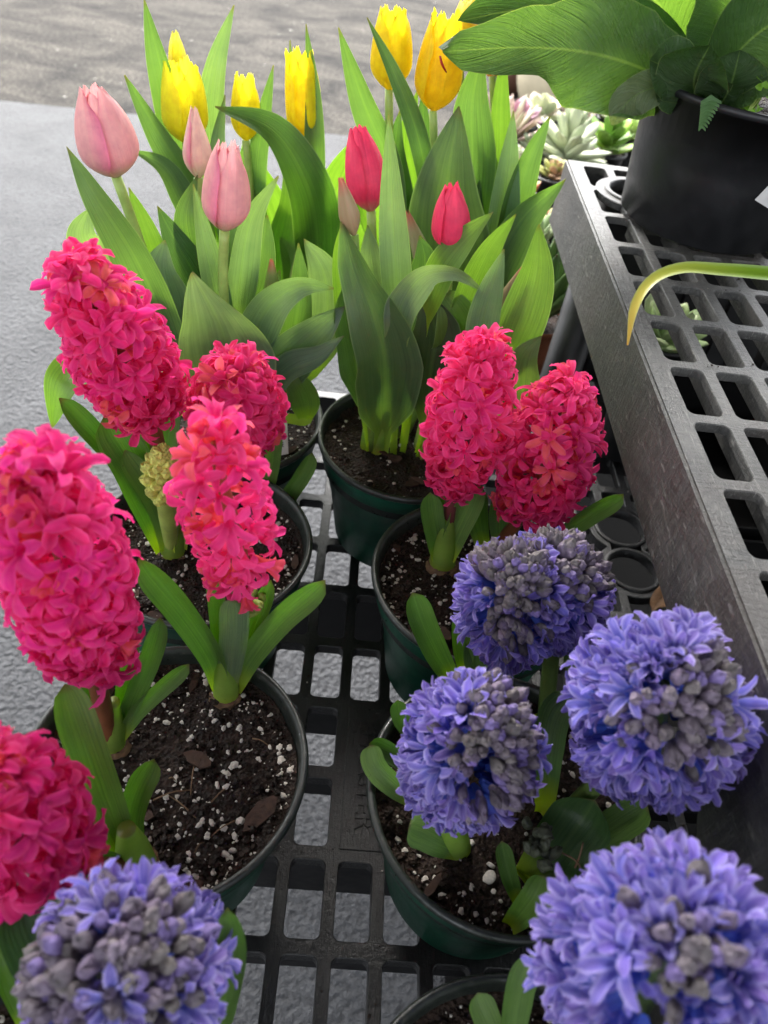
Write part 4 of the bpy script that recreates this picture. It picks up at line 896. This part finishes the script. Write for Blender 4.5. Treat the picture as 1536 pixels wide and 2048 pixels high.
# its tag
tq = [onz(558, 815, -.385), onz(573, 806, -.385), onz(577, 908, -.412), onz(554, 912, -.412)]; nn_ = norm(np.cross(tq[1]-tq[0], tq[3]-tq[0])); nn_ = nn_ if nn_ @ (CAM-tq[0]) > 0 else -nn_
V = [p for p in tq]+[p-nn_*0.0006 for p in tq]; tg = obj('name_tag', mesh('name_tag', V, [(0, 1, 2, 3), (7, 6, 5, 4), (0, 4, 5, 1), (1, 5, 6, 2), (2, 6, 7, 3), (3, 7, 4, 0)], M['white_label'], smooth=False), P_)
lo_ = (tq[2]+tq[3])/2; hi_ = (tq[0]+tq[1])/2; xa = norm(lo_-hi_); ya = norm(np.cross(nn_, xa)); c0 = hi_*0.34+lo_*0.66+nn_*0.0006-ya*0.0008
text('lettering', 'TULIP', 0.0060, Matrix(((xa[0], ya[0], nn_[0], c0[0]), (xa[1], ya[1], nn_[1], c0[1]), (xa[2], ya[2], nn_[2], c0[2]), (0, 0, 0, 1))), M['ink'], tg, 0.0001)

R_ = root_at('R', 'potted_tulip', 'pot of crimson pink fringed tulips with tall folded leaves standing in dark soil', 'tulip', TG)
make_pot(R_, *POTS['R'], perl=60, seed=18, chips=10)
bR = V3(.051, .500, Z(ZS)); RC = (0.92, 0.075, 0.17)
tulip(R_, bR+V3(-.01, .02, 0), [(770, 700, .01), (748, 540, .015), (742, 422, .015)], (716, 252, .015), 84, 'red', 11, RC, 0.05, 0.36)
tulip(R_, bR+V3(.01, .01, 0), [(880, 700), (893, 600), (900, 498)], (905, 368), 76, 'red', 12, RC, 0.06, 0.34)
tulip_bud(R_, bR+V3(-.03, .0, 0), [(725, 640), (715, 560), (708, 470)], (682, 358), 42, (0.40, 0.26, 0.16), None, 13)
tulip_bud(R_, bR+V3(.035, .0, 0), [(960, 720), (1000, 640)], (1052, 530), 44, (0.30, 0.17, 0.11), None, 14)
tulip_bud(R_, bR+V3(.0, .03, 0), [(880, 700, .02), (862, 560, .02)], (815, 425, .02), 38, (0.36, 0.30, 0.16), None, 15)
for q in (soilp(757, 900), soilp(735, 890), soilp(862, 880)): sheath(R_, q, q+V3(0, 0, 0.03), 0.0065, 0.006, (0.20, 0.26, 0.05))
tl(R_, soilp(760, 905), [([(762, 905, 0), (768, 830, -.004), (770, 720, -.012), (745, 620, -.012), (710, 530, -.006), (684, 442, 0)], 150, G1, {'twist': (0, 10, 15, -20, -30), 'cup': 0.4, 'wave': 0.035, 'prof': ([0, .12, .25, .42, .6, .85, 1], [.22, .26, .8, 1.0, .78, .4, .02])}),
    ([(738, 890, .0), (728, 800, .0), (705, 700, .0), (690, 610, .002), (705, 545, .008)], 92, G1, {'twist': 25, 'prof': ([0, .25, .5, .8, 1], [.2, .35, 1, .6, .05])})])
tl(R_, bR, [([(800, 700, 0), (795, 590, 0), (785, 430, 0), (777, 228, 0)], 62, G2, {'cup': 0.55}), ([(790, 720, -.01), (808, 600, -.02), (855, 548, -.025), (910, 545, -.02), (968, 584, -.01)], 70, G5, {'twist': (0, 10, 50, 60), 'wave': 0.05}),
    ([(862, 880, -.005), (860, 760, -.005), (870, 660, 0), (845, 578, .005)], 118, (0.045, 0.075, 0.032), {'cup': 0.3, 'prof': ([0, .25, .5, .75, 1], [.18, .55, 1, .8, .05])}), ([(850, 640, 0), (885, 540, 0), (930, 480, 0), (986, 424, 0)], 66, G3, {'twist': -20}),
    ([(900, 700, .01), (945, 570, .01), (985, 490, .01), (1032, 428, .01)], 60, G3, {'twist': 15}), ([(985, 760, -.005), (1035, 660, -.005), (1070, 550, 0), (1078, 448, 0)], 96, G3, {'twist': 10}),
    ([(960, 740, -.01), (965, 650, -.012), (985, 570, -.012), (1008, 498, -.01)], 66, G2, {'cup': 0.6}), ([(1040, 850, -.005), (1045, 760, -.01), (1055, 710, -.012), (1083, 672, -.008)], 82, (0.12, 0.17, 0.07), {'twist': -15}),
    ([(880, 780, .005), (920, 690, .005), (900, 610, .005), (870, 580, .01)], 110, G3), ([(830, 720, .02), (840, 600, .02), (850, 520, .02), (840, 470, .02)], 80, G4), ([(1000, 830, .0), (990, 740, .0), (960, 650, .005)], 80, G4),
    ([(760, 640, .02), (745, 540, .02), (735, 450, .02)], 60, G5), ([(700, 720, .01), (690, 600, .01), (682, 500, .01), (690, 430, .01)], 44, G3)])

Y_ = root_at('Y', 'potted_tulip', 'pot of bright yellow fringed tulips behind the pale pink ones', 'tulip', TG)
make_pot(Y_, *POTS['Y'], perl=80, seed=19)
bY = V3(-.112, .668, Z(ZS)); YC = (1.0, 0.94, 0.03)
tulip(Y_, bY+V3(-.02, 0, 0), [(420, 520), (380, 380), (372, 284)], (362, 125), 90, 'yellow', 21, YC, 0.12, 0.72)
tulip(Y_, bY+V3(-.02, 0.02, 0), [(420, 480, .03), (370, 250, .03), (360, 170, .03)], (350, 65, .03), 36, 'yellow', 22, YC, 0.10, 0.35)
tulip(Y_, bY+V3(.0, 0, 0), [(500, 520), (500, 380), (492, 280)], (490, 150), 58, 'yellow', 23, YC, 0.10, 0.62)
tulip(Y_, bY+V3(.02, 0, 0), [(590, 540), (608, 400), (612, 285)], (600, 100), 70, 'yellow', 24, (1.0, 0.88, 0.02), 0.10, 0.75)
tl(Y_, bY, [([(410, 480, .01), (362, 280, .01), (318, 120, .01), (288, -4, .01)], 66, G1, {'cup': 0.5, 'twist': -20}), ([(440, 460, .02), (418, 260, .02), (432, 130, .02), (468, 10, .02)], 54, G2),
    ([(430, 520, 0), (380, 370, -.005), (320, 270, -.005), (249, 150, 0)], 62, G1, {'cup': 0.6, 'twist': -20}), ([(420, 520, -.01), (370, 400, -.015), (325, 330, -.015), (264, 300, -.01)], 52, G1, {'cup': 0.5}),
    ([(615, 640, -.01), (635, 480, -.02), (610, 360, -.03), (545, 260, -.03), (430, 213, -.02)], 96, (0.06, 0.125, 0.028), {'twist': (0, 0, 20, 35), 'cup': 0.25}), ([(620, 560, -.005), (628, 360, -.01), (627, 200, -.01), (612, 48, 0)], 44, G1, {'cup': 0.6}),
    ([(520, 480, 0), (515, 330, 0), (530, 220, 0), (547, 130, 0)], 38, G1), ([(560, 640, .01), (555, 480, .01), (525, 380, .01), (500, 300, .01)], 100, G3), ([(640, 640, .01), (655, 470, .01), (685, 350, .01), (745, 248, .01)], 100, G3, {'twist': 15}),
    ([(510, 640, 0), (515, 500, 0), (500, 400, 0), (470, 330, 0)], 66, G3), ([(480, 600, 0), (450, 420, 0), (435, 300, 0), (450, 190, .01)], 46, G2), ([(450, 600, .02), (410, 450, .02), (390, 340, .02)], 60, G1),
    ([(550, 600, .0), (575, 480, .0), (585, 400, .0), (570, 330, .01)], 76, G3), ([(470, 560, .02), (475, 400, .02), (500, 280, .02), (478, 170, .02)], 40, G1), ([(600, 500, .02), (590, 300, .02), (580, 80, .02)], 34, G1), ([(590, 700, .0), (600, 560, -.0), (560, 470, -.0)], 80, G3), ([(530, 700, .01), (480, 560, .01), (455, 470, .01)], 90, G3)])

Q_ = root_at('Q', 'potted_tulip', 'pot of golden yellow fringed tulips, one streaked red, under the broad fern frond', 'tulip', TG)
make_pot(Q_, *POTS['Q'], perl=80, seed=20)
bQ = V3(.085, .664, Z(ZS)); YO = (1.0, 0.80, 0.015)
tulip(Q_, bQ+V3(-.02, 0, 0), [(800, 480), (780, 320), (778, 178)], (787, 14), 84, 'yellow', 31, (1.0, 0.88, 0.02), 0.08, 0.60)
tulip(Q_, bQ+V3(.0, -.01, 0), [(880, 480), (870, 340), (866, 220)], (898, 28), 92, 'yellow', 32, YO, 0.12, 0.62)
tulip(Q_, bQ+V3(.01, 0.02, 0), [(930, 400, .03), (925, 230, .03), (918, 110, .03)], (938, 2, .03), 54, 'yellow', 33, YO, 0.10, 0.6)
tulip(Q_, bQ+V3(.02, 0.02, 0), [(990, 400, .03), (990, 260, .03), (985, 152, .03)], (998, 70, .03), 48, 'yellow', 34, (0.85, 0.34, 0.006), 0.08, 0.6)
v0 = above(bQ+V3(0, -.01, 0), 880, 112, -0.034); v1 = above(bQ+V3(0, -.01, 0), 884, 128, -.036); v2 = above(bQ+V3(0, -.01, 0), 893, 145, -.035)
tl(Q_, bQ, [([(800, 520, 0), (775, 330, 0), (725, 200, 0), (677, 55, 0)], 64, G1, {'cup': 0.4, 'twist': -15}), ([(870, 480, -.01), (835, 270, -.03), (790, 150, -.035), (734, 35, -.02)], 40, G4, {'cup': 0.5}),
    ([(900, 720, -.03), (897, 540, -.04), (890, 400, -.04), (918, 212, -.025)], 176, (0.085, 0.135, 0.055), {'twist': (0, 5, 5, -5), 'cup': 0.28, 'wave': 0.02}), ([(945, 480, .0), (945, 320, .0), (945, 200, .0), (965, 100, .0)], 92, G1, {'cup': 0.35}),
    ([(985, 480, .01), (1000, 300, .01), (1003, 180, .01), (1010, 95, .01)], 44, G3), ([(985, 620, -.02), (1000, 460, -.025), (1012, 350, -.025), (1027, 222, -.02)], 66, G2, {'cup': 0.5, 'twist': 15}),
    ([(1000, 560, -.015), (1030, 400, -.02), (1060, 310, -.02), (1100, 233, -.015)], 66, G1, {'cup': 0.5, 'twist': 25}), ([(960, 680, -.03), (990, 530, -.035), (1050, 430, -.035), (1132, 356, -.03)], 92, G1, {'cup': 0.5, 'twist': 25, 'wave': 0.04}),
    ([(840, 560, 0), (800, 400, 0), (790, 300, .0), (800, 220, .0)], 60, G4), ([(860, 520, .01), (830, 380, .01), (815, 280, .01), (835, 180, .01)], 60, G3), ([(820, 600, .01), (760, 440, .01), (720, 360, .01), (690, 300, .01)], 80, G3), ([(930, 600, .01), (960, 440, .01), (975, 330, .01), (960, 240, .01)], 60, G3),
    ([(900, 520, .02), (880, 380, .02), (850, 280, .02), (845, 180, .02)], 56, G4), ([(880, 640, .01), (830, 500, .01), (800, 420, .01), (800, 340, .01)], 90, G3), ([(980, 700, .0), (950, 560, .0), (945, 440, .0), (960, 360, .0)], 80, G4), ([(790, 640, .02), (745, 500, .02), (700, 420, .02)], 60, G3)])
S = tube([v0, v1, v2], [0.0008, 0.0011, 0.0005], 6, 8); obj('red_streak', mesh('red_streak', S[0], S[1], M['stem'], S[2]), Q_, (0.45, 0.02, 0.01))
#=====UPPER
# -- bird's nest fern in a black pot on the taller bench
FX, FY, FZR = 0.286, 0.655, -0.142
FR = thing('potted_fern', "broad leaved bird's nest fern in a black pot on the taller bench", 'fern', (FX, FY, Z(ZU)))
fp = make_pot(FR, FX, FY, 0.083, FZR, ZU, 0.070, 'black_pot', 'black_pot', soil=-0.012, perl=40, seed=31, chips=3)
bFn = V3(FX, FY-0.01, Z(FZR-.005))
F1, F2, F3 = (0.078, 0.150, 0.052), (0.110, 0.205, 0.058), (0.060, 0.118, 0.045)
def fl(spec, w, col, **kw): return leaf(FR, bFn, spec, w, col, 'fern', n=60, nu=17, **kw)
fl([(1400, 215, .0), (1310, 150, -.02), (1200, 110, -.05), (1060, 95, -.08), (885, 103, -.095)], 205, F1, twist=(0, 22, -4, 22, -14), cup=0.18, wave=0.15, prof=([0, .12, .3, .55, .7, .85, .95, 1], [.2, .55, 1, 1, .62, .46, .3, .03]))
fl([(1410, 190, .02), (1330, 80, .0), (1230, 30, -.01), (1080, 15, -.02), (915, 42, -.03)], 120, (0.05, 0.11, 0.035), twist=(20, 30, 35, 35), cup=0.2, wave=0.05)
fl([(1400, 160, .03), (1370, 80, .02), (1310, 0, .0), (1230, -120, -.02), (1200, -220, -.02)], 250, F2, twist=(-15, -25, -20), cup=0.18, wave=0.03)
fl([(1410, 160, .02), (1440, 70, .0), (1470, -30, -.02), (1500, -160, -.03)], 180, F3, twist=(20, 30, 20), cup=0.3, wave=0.03)
fl([(1420, 180, .0), (1470, 110, -.02), (1540, 50, -.03), (1680, 0, -.04)], 170, F3, twist=(10, 0, -20), cup=0.2, wave=0.03)
fl([(1400, 190, .05), (1360, 60, .06), (1330, -60, .06)], 160, F2, cup=0.2, wave=0.03)
fl([(1430, 190, .03), (1500, 20, .04), (1560, -120, .05)], 190, F1, cup=0.2, wave=0.03)
fl([(1370, 185, -.03), (1310, 175, -.05), (1265, 195, -.055), (1222, 250, -.055)], 80, (0.16, 0.21, 0.12), twist=(0, -15, -40), cup=0.15, wave=0.05)
fl([(1390, 200, -.03), (1340, 140, -.045), (1300, 120, -.05)], 110, F3, twist=20, cup=0.2, wave=0.04)
fl([(1450, 200, -.02), (1490, 185, -.05), (1520, 170, -.055), (1580, 175, -.06)], 60, F3, twist=-20)
fl([(1400, 230, -.02), (1390, 150, -.05), (1420, 90, -.06)], 150, (0.045, 0.095, 0.032), cup=0.3, wave=0.03); fl([(1430, 230, -.02), (1465, 160, -.05), (1480, 100, -.05)], 130, (0.045, 0.095, 0.032), cup=0.3)
for sp_ in ([(1465, 215, -.01), (1500, 150, 0), (1560, 40, .01)], [(1480, 215, 0), (1515, 160, .01), (1590, 60, .02)]): leaf(FR, bFn, sp_, 16, (0.16, 0.30, 0.03), 'strap', n=16, nu=5, thick=0.001)
for k, (px, py) in enumerate(((1536, 160), (1532, 180), (1525, 165), (1512, 225), (1495, 222))):       # clover like weed
    q = above(bFn, px, py, -.055); S = tube([above(bFn, 1490, 235, -.055), q], [0.0006, 0.0005], 6, 6); w_ = obj('weed_stem', mesh('weed_stem', S[0], S[1], M['stem'], S[2]), FR, (0.25, 0.35, 0.08))
    for a in range(3):
        an = a*2.1+k; V = [q]+[q+RT*0.006*math.cos(an+b)*m_+UP*0.006*math.sin(an+b)*m_+FW*0.001*math.cos(b*4) for b, m_ in ((-.6, .6), (-.45, 1), (-.12, .95), (0, .8), (.12, .95), (.45, 1), (.6, .6))]
        obj('weed_leaf', mesh('weed_leaf', V, [(0, i, i+1) for i in range(1, 7)], M['tulip_leaf'], [(0.4, .8)]*8), w_, (0.16, 0.32, 0.03))
for k in range(9):                                                       # small toothed fern seedling hanging over the rim
    f_ = k/8; q = above(bFn, 1422-18*f_, 195+55*f_, -.068+.0*f_)
    for sgn in (-1, 1):
        tip = q+RT*sgn*0.0065*(1.1-f_*0.7)-UP*0.0035; V = [q+UP*0.002, q-UP*0.0022, tip-UP*0.0012, tip+UP*0.0008]
        obj('frond_leaflet', mesh('frond_leaflet', V, [(0, 1, 2, 3)], M['tulip_leaf'], [(0.3, .6), (.4, .6), (.4, .8), (.3, .8)]), FR, (0.10, 0.19, 0.08))
# price sticker on the pot: curved quad 0.6 mm proud of the wall
def on_pot(an, z): 
    f_ = (z-ZU)/(FZR-ZU); r = (0.070+(0.0775-0.070)*f_/0.8 if f_ < .8 else 0.080)+0.0012
    return V3(FX+r*math.cos(an), FY+r*math.sin(an), Z(z))
best = min(((proj(on_pot(a, z))[0]-1532)**2+(proj(on_pot(a, z))[1]-400)**2, a, z) for a in np.linspace(-3.1, 0, 160) for z in np.linspace(-.24, -.15, 60)); _, sa_, sz_ = best
V = []; U = []
for j in range(5):
    for i in range(7):
        u, v_ = (i/6-.5)*0.030, (j/4-.5)*0.014; ca, sn = math.cos(-.38), math.sin(-.38); V.append(on_pot(sa_+0.10+(u*ca-v_*sn)/0.075, sz_+u*sn+v_*ca))
stk = obj('price_sticker', mesh('price_sticker', V, grid_faces(7, 5), M['white_label']), fp)
for a_, b_ in ((2, 2), (4, 2)):
    c0 = np.asarray(V[b_*7+a_]); nrm_ = norm(c0-V3(FX, FY, c0[2])); xa = norm(np.asarray(V[b_*7+a_+1])-c0); ya = np.cross(nrm_, xa); c0 = c0+nrm_*0.0005
    text('lettering', 'N' if a_ == 2 else '9', 0.006, Matrix(((xa[0], ya[0], nrm_[0], c0[0]), (xa[1], ya[1], nrm_[1], c0[1]), (xa[2], ya[2], nrm_[2], c0[2]), (0, 0, 0, 1))), M['red_ink'], stk, 0.0001)

# -- strap leaved plant whose pot stands beyond the picture's right edge
lp = onz(1900, 700, ZU); LX, LY = lp[0], lp[1]
LP = thing('potted_lily', 'long arching green strap leaf with a yellowing tip over the taller bench', 'plant', (LX, LY, Z(ZU)))
make_pot(LP, LX, LY, 0.06, ZU+0.10, ZU, 0.045, 'black_pot', 'black_pot', soil=-0.012, perl=40, seed=32, chips=0)
t = NT('yellowing_leaf'); s_ = t.sep(t.uv()); c_ = t.ramp(s_[1], [(0.0, (0.10, 0.22, 0.02)), (0.62, (0.17, 0.30, 0.015)), (0.80, (0.42, 0.46, 0.06)), (0.93, (0.62, 0.50, 0.10)), (1.0, (0.60, 0.36, 0.06))])
au = t.math('ABSOLUTE', t.math('SUBTRACT', s_[0], 0.5)); c_ = t.mix(t.ramp(au, [(0.3, 0.0), (0.5, 0.5)]), c_, (0.34, 0.44, 0.2)); M['yellow_leaf'] = t.done(t.thin(t.bsdf(c_, 0.35, 0.4), c_, 0.3))
bL = V3(LX, LY, Z(ZU+.088))
S0 = [bL, bL*0.5+atd(1720, 590, .44)*0.5+V3(0, 0, .03), atd(1720, 575, .44), atd(1560, 552, .42), atd(1440, 541, .415), atd(1360, 538, .41), atd(1305, 560, .405), atd(1270, 610, .40), atd(1255, 690, .40)]
def raw_leaf(root, P, w, mat, prof, name='leaf', thick=0.0012, n=50):
    S = spline(P, n); T = np.gradient(S, axis=0); V, U = [], []
    for side in (0, 1):
        for k in range(n):
            t_ = norm(T[k]); vw = norm(norm(CAM-S[k])*0.6+V3(0, 0, .6)); nn = norm(vw-t_*(vw @ t_)); sd_ = np.cross(t_, nn); hw = .5*w*np.interp(k/(n-1), *prof)
            for i in range(7): u = -1+i/3; V.append(S[k]+sd_*u*hw+nn*(0.3*hw*u*u-side*thick*(1-u*u))); U.append((i/6, k/(n-1)))
    return obj(name, mesh(name, V, grid_faces(7, n)+[tuple(reversed(q)) for q in grid_faces(7, n, 7*n)], mat, U), root)
raw_leaf(LP, S0, 0.0082, M['yellow_leaf'], ([0, .3, .6, .8, .93, 1], [1.1, 1.25, 1.1, .8, .6, .1]), thick=0.0006)
for k in range(5):
    a = 0.3+k*0.55-0.9; tip = bL+V3(math.cos(a)*0.12, math.sin(a)*0.12, 0.05+0.03*k % .07); raw_leaf(LP, [bL, bL*0.5+tip*0.5+V3(0, 0, .06), tip], 0.011, M['yellow_leaf'], ([0, .5, 1], [1, .9, .1]))

# -- succulents on the far bench
SG = 'small succulents on the far bench'
def succ_leaf_mesh(name, L, W_, T_, tip=0.25, curve=0.2, pw=0.6):
    V, U = [], []; nl, ns = 9, 12
    for k in range(nl):
        v = k/(nl-1); hw = W_*0.5*(0.40+0.60*math.sin(min(1, v/pw)*math.pi/2))*(1 if v < pw else math.sqrt(max(0.004, 1-((v-pw)/(1-pw))**(2.2 if tip > .2 else 1.1)))); th = T_*0.5*(0.6+0.4*math.sin(v*math.pi))*min(1, (1-v)*4+.1)
        for a in range(ns): an = 2*math.pi*a/ns; V.append((hw*math.cos(an), -curve*L*v*v+th*math.sin(an), L*v)); U.append((0.5+0.45*math.cos(an), v))
    return mesh(name, V, grid_faces(ns, nl, 0, True)+[tuple(range((nl-1)*ns, nl*ns))], M['succ_leaf'], U)
def small_pot(root, x, y, r, h, m):
    make_pot(root, x, y, r, ZD+h, ZD, r*0.72, m, m, soil=-0.008, perl=30, seed=int(abs(x*1000+y*100)), chips=0)
def rosette(name, label, px, py, h, r, col, tipc=None, n=30, L=0.03, W_=0.016, T_=0.006, e0=8, e1=80, m='black_pot', potr=0.036, tip=0.3, curve=-0.12, jitter=6, stem=0.0, pos=None):
    p = onz(px, py, ZD+h) if pos is None else pos; root = thing(name, label, 'succulent', (p[0], p[1], Z(ZD)), SG); small_pot(root, p[0], p[1], potr, h, m)
    lm = [succ_leaf_mesh('leaf', L*s, W_*s, T_*s, tip, curve) for s in (1.22, 1.0, 0.72)]; rng = np.random.default_rng(int(px*3+py))
    c = V3(p[0], p[1], Z(ZD+h)-0.005)
    if stem: S = tube([c, c+V3(0, 0, stem)], [0.004, 0.003], 8, 4); obj('stem', mesh('stem', S[0], S[1], M['stem'], S[2]), root, (0.2, 0.25, 0.1))
    for k in range(n):
        f_ = k/n; an = k*2.39996+rng.normal(0, .1); e = math.radians(e0+(e1-e0)*f_**0.9+rng.normal(0, jitter)); d = V3(math.cos(an)*math.cos(e), math.sin(an)*math.cos(e), math.sin(e)); g = rng.uniform(0.8, 1.2)
        cc = tuple(x*g for x in (col if tipc is None or rng.uniform() > .4 else tipc))
        z_ = Vector(d); y_ = Vector((0, 0, 1)) if abs(d[2]) < .98 else Vector((math.cos(an), math.sin(an), 0)); x_ = y_.cross(z_).normalized(); y_ = z_.cross(x_)
        mw = Matrix(((x_[0], y_[0], z_[0], 0), (x_[1], y_[1], z_[1], 0), (x_[2], y_[2], z_[2], 0), (0, 0, 0, 1)))
        obj('leaf', lm[0 if f_ < .45 else 1 if f_ < .8 else 2], root, cc, Matrix.Translation(Vector(c+V3(0, 0, stem*f_+0.004*f_))) @ mw)
    return root
rosette('potted_succulent', 'pale felted grey green succulent with long upright fuzzy leaves', 1128, 325, .075, .04, (0.42, 0.47, 0.34), None, 40, 0.062, 0.019, 0.009, 0, 88, potr=0.040, curve=-0.05, stem=0.045, jitter=10)
rosette('potted_succulent', 'glossy bright green jade plant with paddle shaped leaves near the black fern pot', 1212, 300, .075, .04, (0.13, 0.26, 0.035), (0.22, 0.38, 0.03), 22, 0.046, 0.026, 0.006, 10, 85, potr=0.038, curve=-0.1, stem=0.035)
rosette('potted_succulent', 'cream green echeveria rosette beside a pink one', 1082, 232, .085, .04, (0.52, 0.58, 0.38), (0.60, 0.50, 0.42), 34, 0.040, 0.024, 0.007, 5, 82, potr=0.038, curve=-0.15)
rosette('potted_succulent', 'dusty pink echeveria rosette', 1034, 245, .085, .04, (0.42, 0.24, 0.32), (0.34, 0.16, 0.2), 32, 0.042, 0.022, 0.006, 8, 82, potr=0.036, curve=-0.15, tip=0.1)
rosette('potted_succulent', 'spiky white striped succulent with thin upright leaves behind the tulips', 1003, 290, .07, .04, (0.48, 0.46, 0.36), (0.42, 0.30, 0.26), 36, 0.075, 0.010, 0.005, 35, 88, potr=0.036, tip=0.1, curve=-0.03)
rosette('potted_succulent', 'red tipped small succulent rosette below the pink one', 1042, 395, .07, .04, (0.30, 0.26, 0.07), (0.48, 0.12, 0.05), 34, 0.034, 0.014, 0.005, 10, 85, potr=0.036, tip=0.1, curve=-0.15)
rosette('potted_succulent', 'small yellow green branching succulent at the corner of the taller bench', 1108, 350, .085, .04, (0.34, 0.36, 0.12), (0.42, 0.26, 0.16), 40, 0.026, 0.011, 0.005, 5, 88, potr=0.034, tip=0.3)
rosette('potted_succulent', 'round grey green succulent low at the edge of the far bench', 1075, 305, .075, .04, (0.26, 0.32, 0.18), None, 26, 0.036, 0.020, 0.007, 0, 75, potr=0.036)
rosette('potted_succulent', 'dark aloe with upright pointed leaves in a terracotta pot', 1078, 640, .07, .04, (0.065, 0.12, 0.045), (0.11, 0.19, 0.06), 34, 0.092, 0.017, 0.008, 48, 88, m='terracotta', potr=0.040, tip=0.1, curve=-0.04, pos=onz(1085, 655, ZD+.07)+V3(-.004, .022, 0))
rosette('potted_succulent', 'terracotta potted orange flecked succulent hidden by the bench corner', 1110, 445, .07, .04, (0.42, 0.14, 0.05), (0.30, 0.30, 0.1), 18, 0.022, 0.012, 0.005, 10, 80, m='black_pot', potr=0.034)
rosette('potted_succulent', 'pale mauve leaved succulent between the jade plant and the felted one', 1165, 318, .07, .04, (0.40, 0.32, 0.34), (0.34, 0.36, 0.24), 28, 0.034, 0.016, 0.006, 5, 82, potr=0.034)
rosette('potted_succulent', 'white edged echeveria under the fern frond', 1232, 238, .085, .04, (0.52, 0.54, 0.40), (0.45, 0.2, 0.2), 30, 0.038, 0.022, 0.006, 5, 82, potr=0.036)
rosette('potted_succulent', 'pale green succulent seen through the slots of the taller bench', 1355, 600, .15, .04, (0.30, 0.42, 0.18), (0.45, 0.55, 0.3), 26, 0.040, 0.018, 0.006, 5, 85, potr=0.030, pos=V3(0.297, 0.655, Z(ZD+.15)))

rosette('potted_succulent', 'silver green trailing succulent wedged behind the tall tulip leaves', 1022, 330, .08, .04, (0.40, 0.44, 0.32), (0.36, 0.22, 0.2), 34, 0.034, 0.014, 0.006, 5, 85, potr=0.036)
rosette('potted_succulent', 'lime green small rosette beside the pot of the jade plant', 1262, 272, .08, .04, (0.30, 0.42, 0.12), None, 26, 0.034, 0.018, 0.006, 5, 82, potr=0.034)
rosette('potted_succulent', 'pale cream rosette at the back row of succulents under the frond', 1150, 228, .085, .04, (0.56, 0.58, 0.42), (0.5, 0.4, 0.36), 34, 0.038, 0.020, 0.006, 5, 82, potr=0.036)
rosette('potted_succulent', 'bushy grey green succulent between the red tipped one and the aloe', 1060, 500, .08, .04, (0.20, 0.28, 0.14), (0.28, 0.34, 0.2), 40, 0.046, 0.012, 0.005, 20, 88, potr=0.036, tip=0.1)
# -- things on the ground far behind
def floor_pot(name, label, px, py, r, h, m, bulge=0.12):
    p = onz(px, py, -HC+.01); root = thing(name, label, 'pot', (p[0], p[1], 0)); c = (p[0], p[1], 0.004)
    pr = [(0.002, 0.0), (r*0.7, 0.0), (r*0.78, 0.01)]+[(r*(0.78+bulge*math.sin(k/8*math.pi)+0.16*k/8), h*k/8) for k in range(1, 9)]+[(r*1.0, h*1.01), (r*0.99, h*1.04), (r*0.9, h*1.03), (r*0.84, h*0.8), (0.002, h*0.78)]
    v, f = lathe(pr, c, 48); obj('pot', mesh('pot', v, f, M[m]), root); return root
floor_pot('floor_pot', 'rounded brown glazed pot standing on the asphalt far behind', 1022, 178, 0.10, 0.16, 'brown_clay', 0.25)
floor_pot('floor_pot', 'cream planter on the ground far behind the succulents', 1110, 215, 0.19, 0.20, 'cream_clay')
gp = onz(1275, 225, -HC+.01); gc = thing('wooden_crate', 'weathered grey slatted crate on the ground far behind the jade plant', 'crate', (gp[0], gp[1], 0))
for k in range(8): v, f = box(gp[0]-.30+k*.078, gp[0]-.30+k*.078+.062, gp[1], gp[1]+.02, 0.008, 0.36); bevel(obj('slat', mesh('slat', v, f, M['grey_plank'], smooth=False), gc), .003)
for zz in (0.05, 0.28): v, f = box(gp[0]-.31, gp[0]+.33, gp[1]+.021, gp[1]+.045, zz, zz+.06); obj('batten', mesh('batten', v, f, M['grey_plank'], smooth=False), gc)

# -- small litter
q = onz(1310, 1195, ZD+.004); dl = V3(*q)
V, U = [], []
for k in range(12):
    for i in range(6): v_, u = k/11, i/5-.5; w_ = 0.016*math.sin(math.pi*(0.05+v_*.92))**.7; V.append(dl+V3(-.008+v_*0.028, -0.02+v_*0.034, 0.004+0.010*math.sin(3*v_+5*u)*abs(u)+0.006*v_*v_)+V3(w_*u, -w_*u*.7, abs(u)*.010)); U.append((i/5, v_))
tag(obj('dry_leaf', mesh('dry_leaf', V, grid_faces(6, 12), M['dry_leaf'], U)), 'curled brown dry leaf lying on the low bench by the tall skirt', 'leaf')

# soil crumbs spilled on the bars of the two benches
def spill(parent, xs_, ys_, z, n, seed):
    def pl(rng):
        if rng.uniform() < 0.5: return np.array((xs_[rng.integers(1, len(xs_)-1)]+rng.uniform(-.003, .003), rng.uniform(ys_[2], ys_[-2]), Z(z)+.0004))
        return np.array((rng.uniform(xs_[1], xs_[-2]), ys_[rng.integers(2, len(ys_)-2)]+rng.uniform(-.0035, .0035), Z(z)+.0004))
    v, f = blob_mesh_data(n, pl, lambda r: 0.0003+0.0009*r.uniform()**3, seed, 0.6); p = obj('soil_crumbs', mesh('soil_crumbs', v, f, M['soil'], smooth=False), parent); p['kind'] = 'stuff'
    v, f = blob_mesh_data(n//8, pl, lambda r: 0.0003+0.0007*r.uniform()**2, seed+1, 0.7); p = obj('perlite', mesh('perlite', v, f, M['perlite'], smooth=False), parent); p['kind'] = 'stuff'
spill(lb, lx, ly, ZD, 500, 71); spill(ub, ux, uy, ZU, 420, 72)
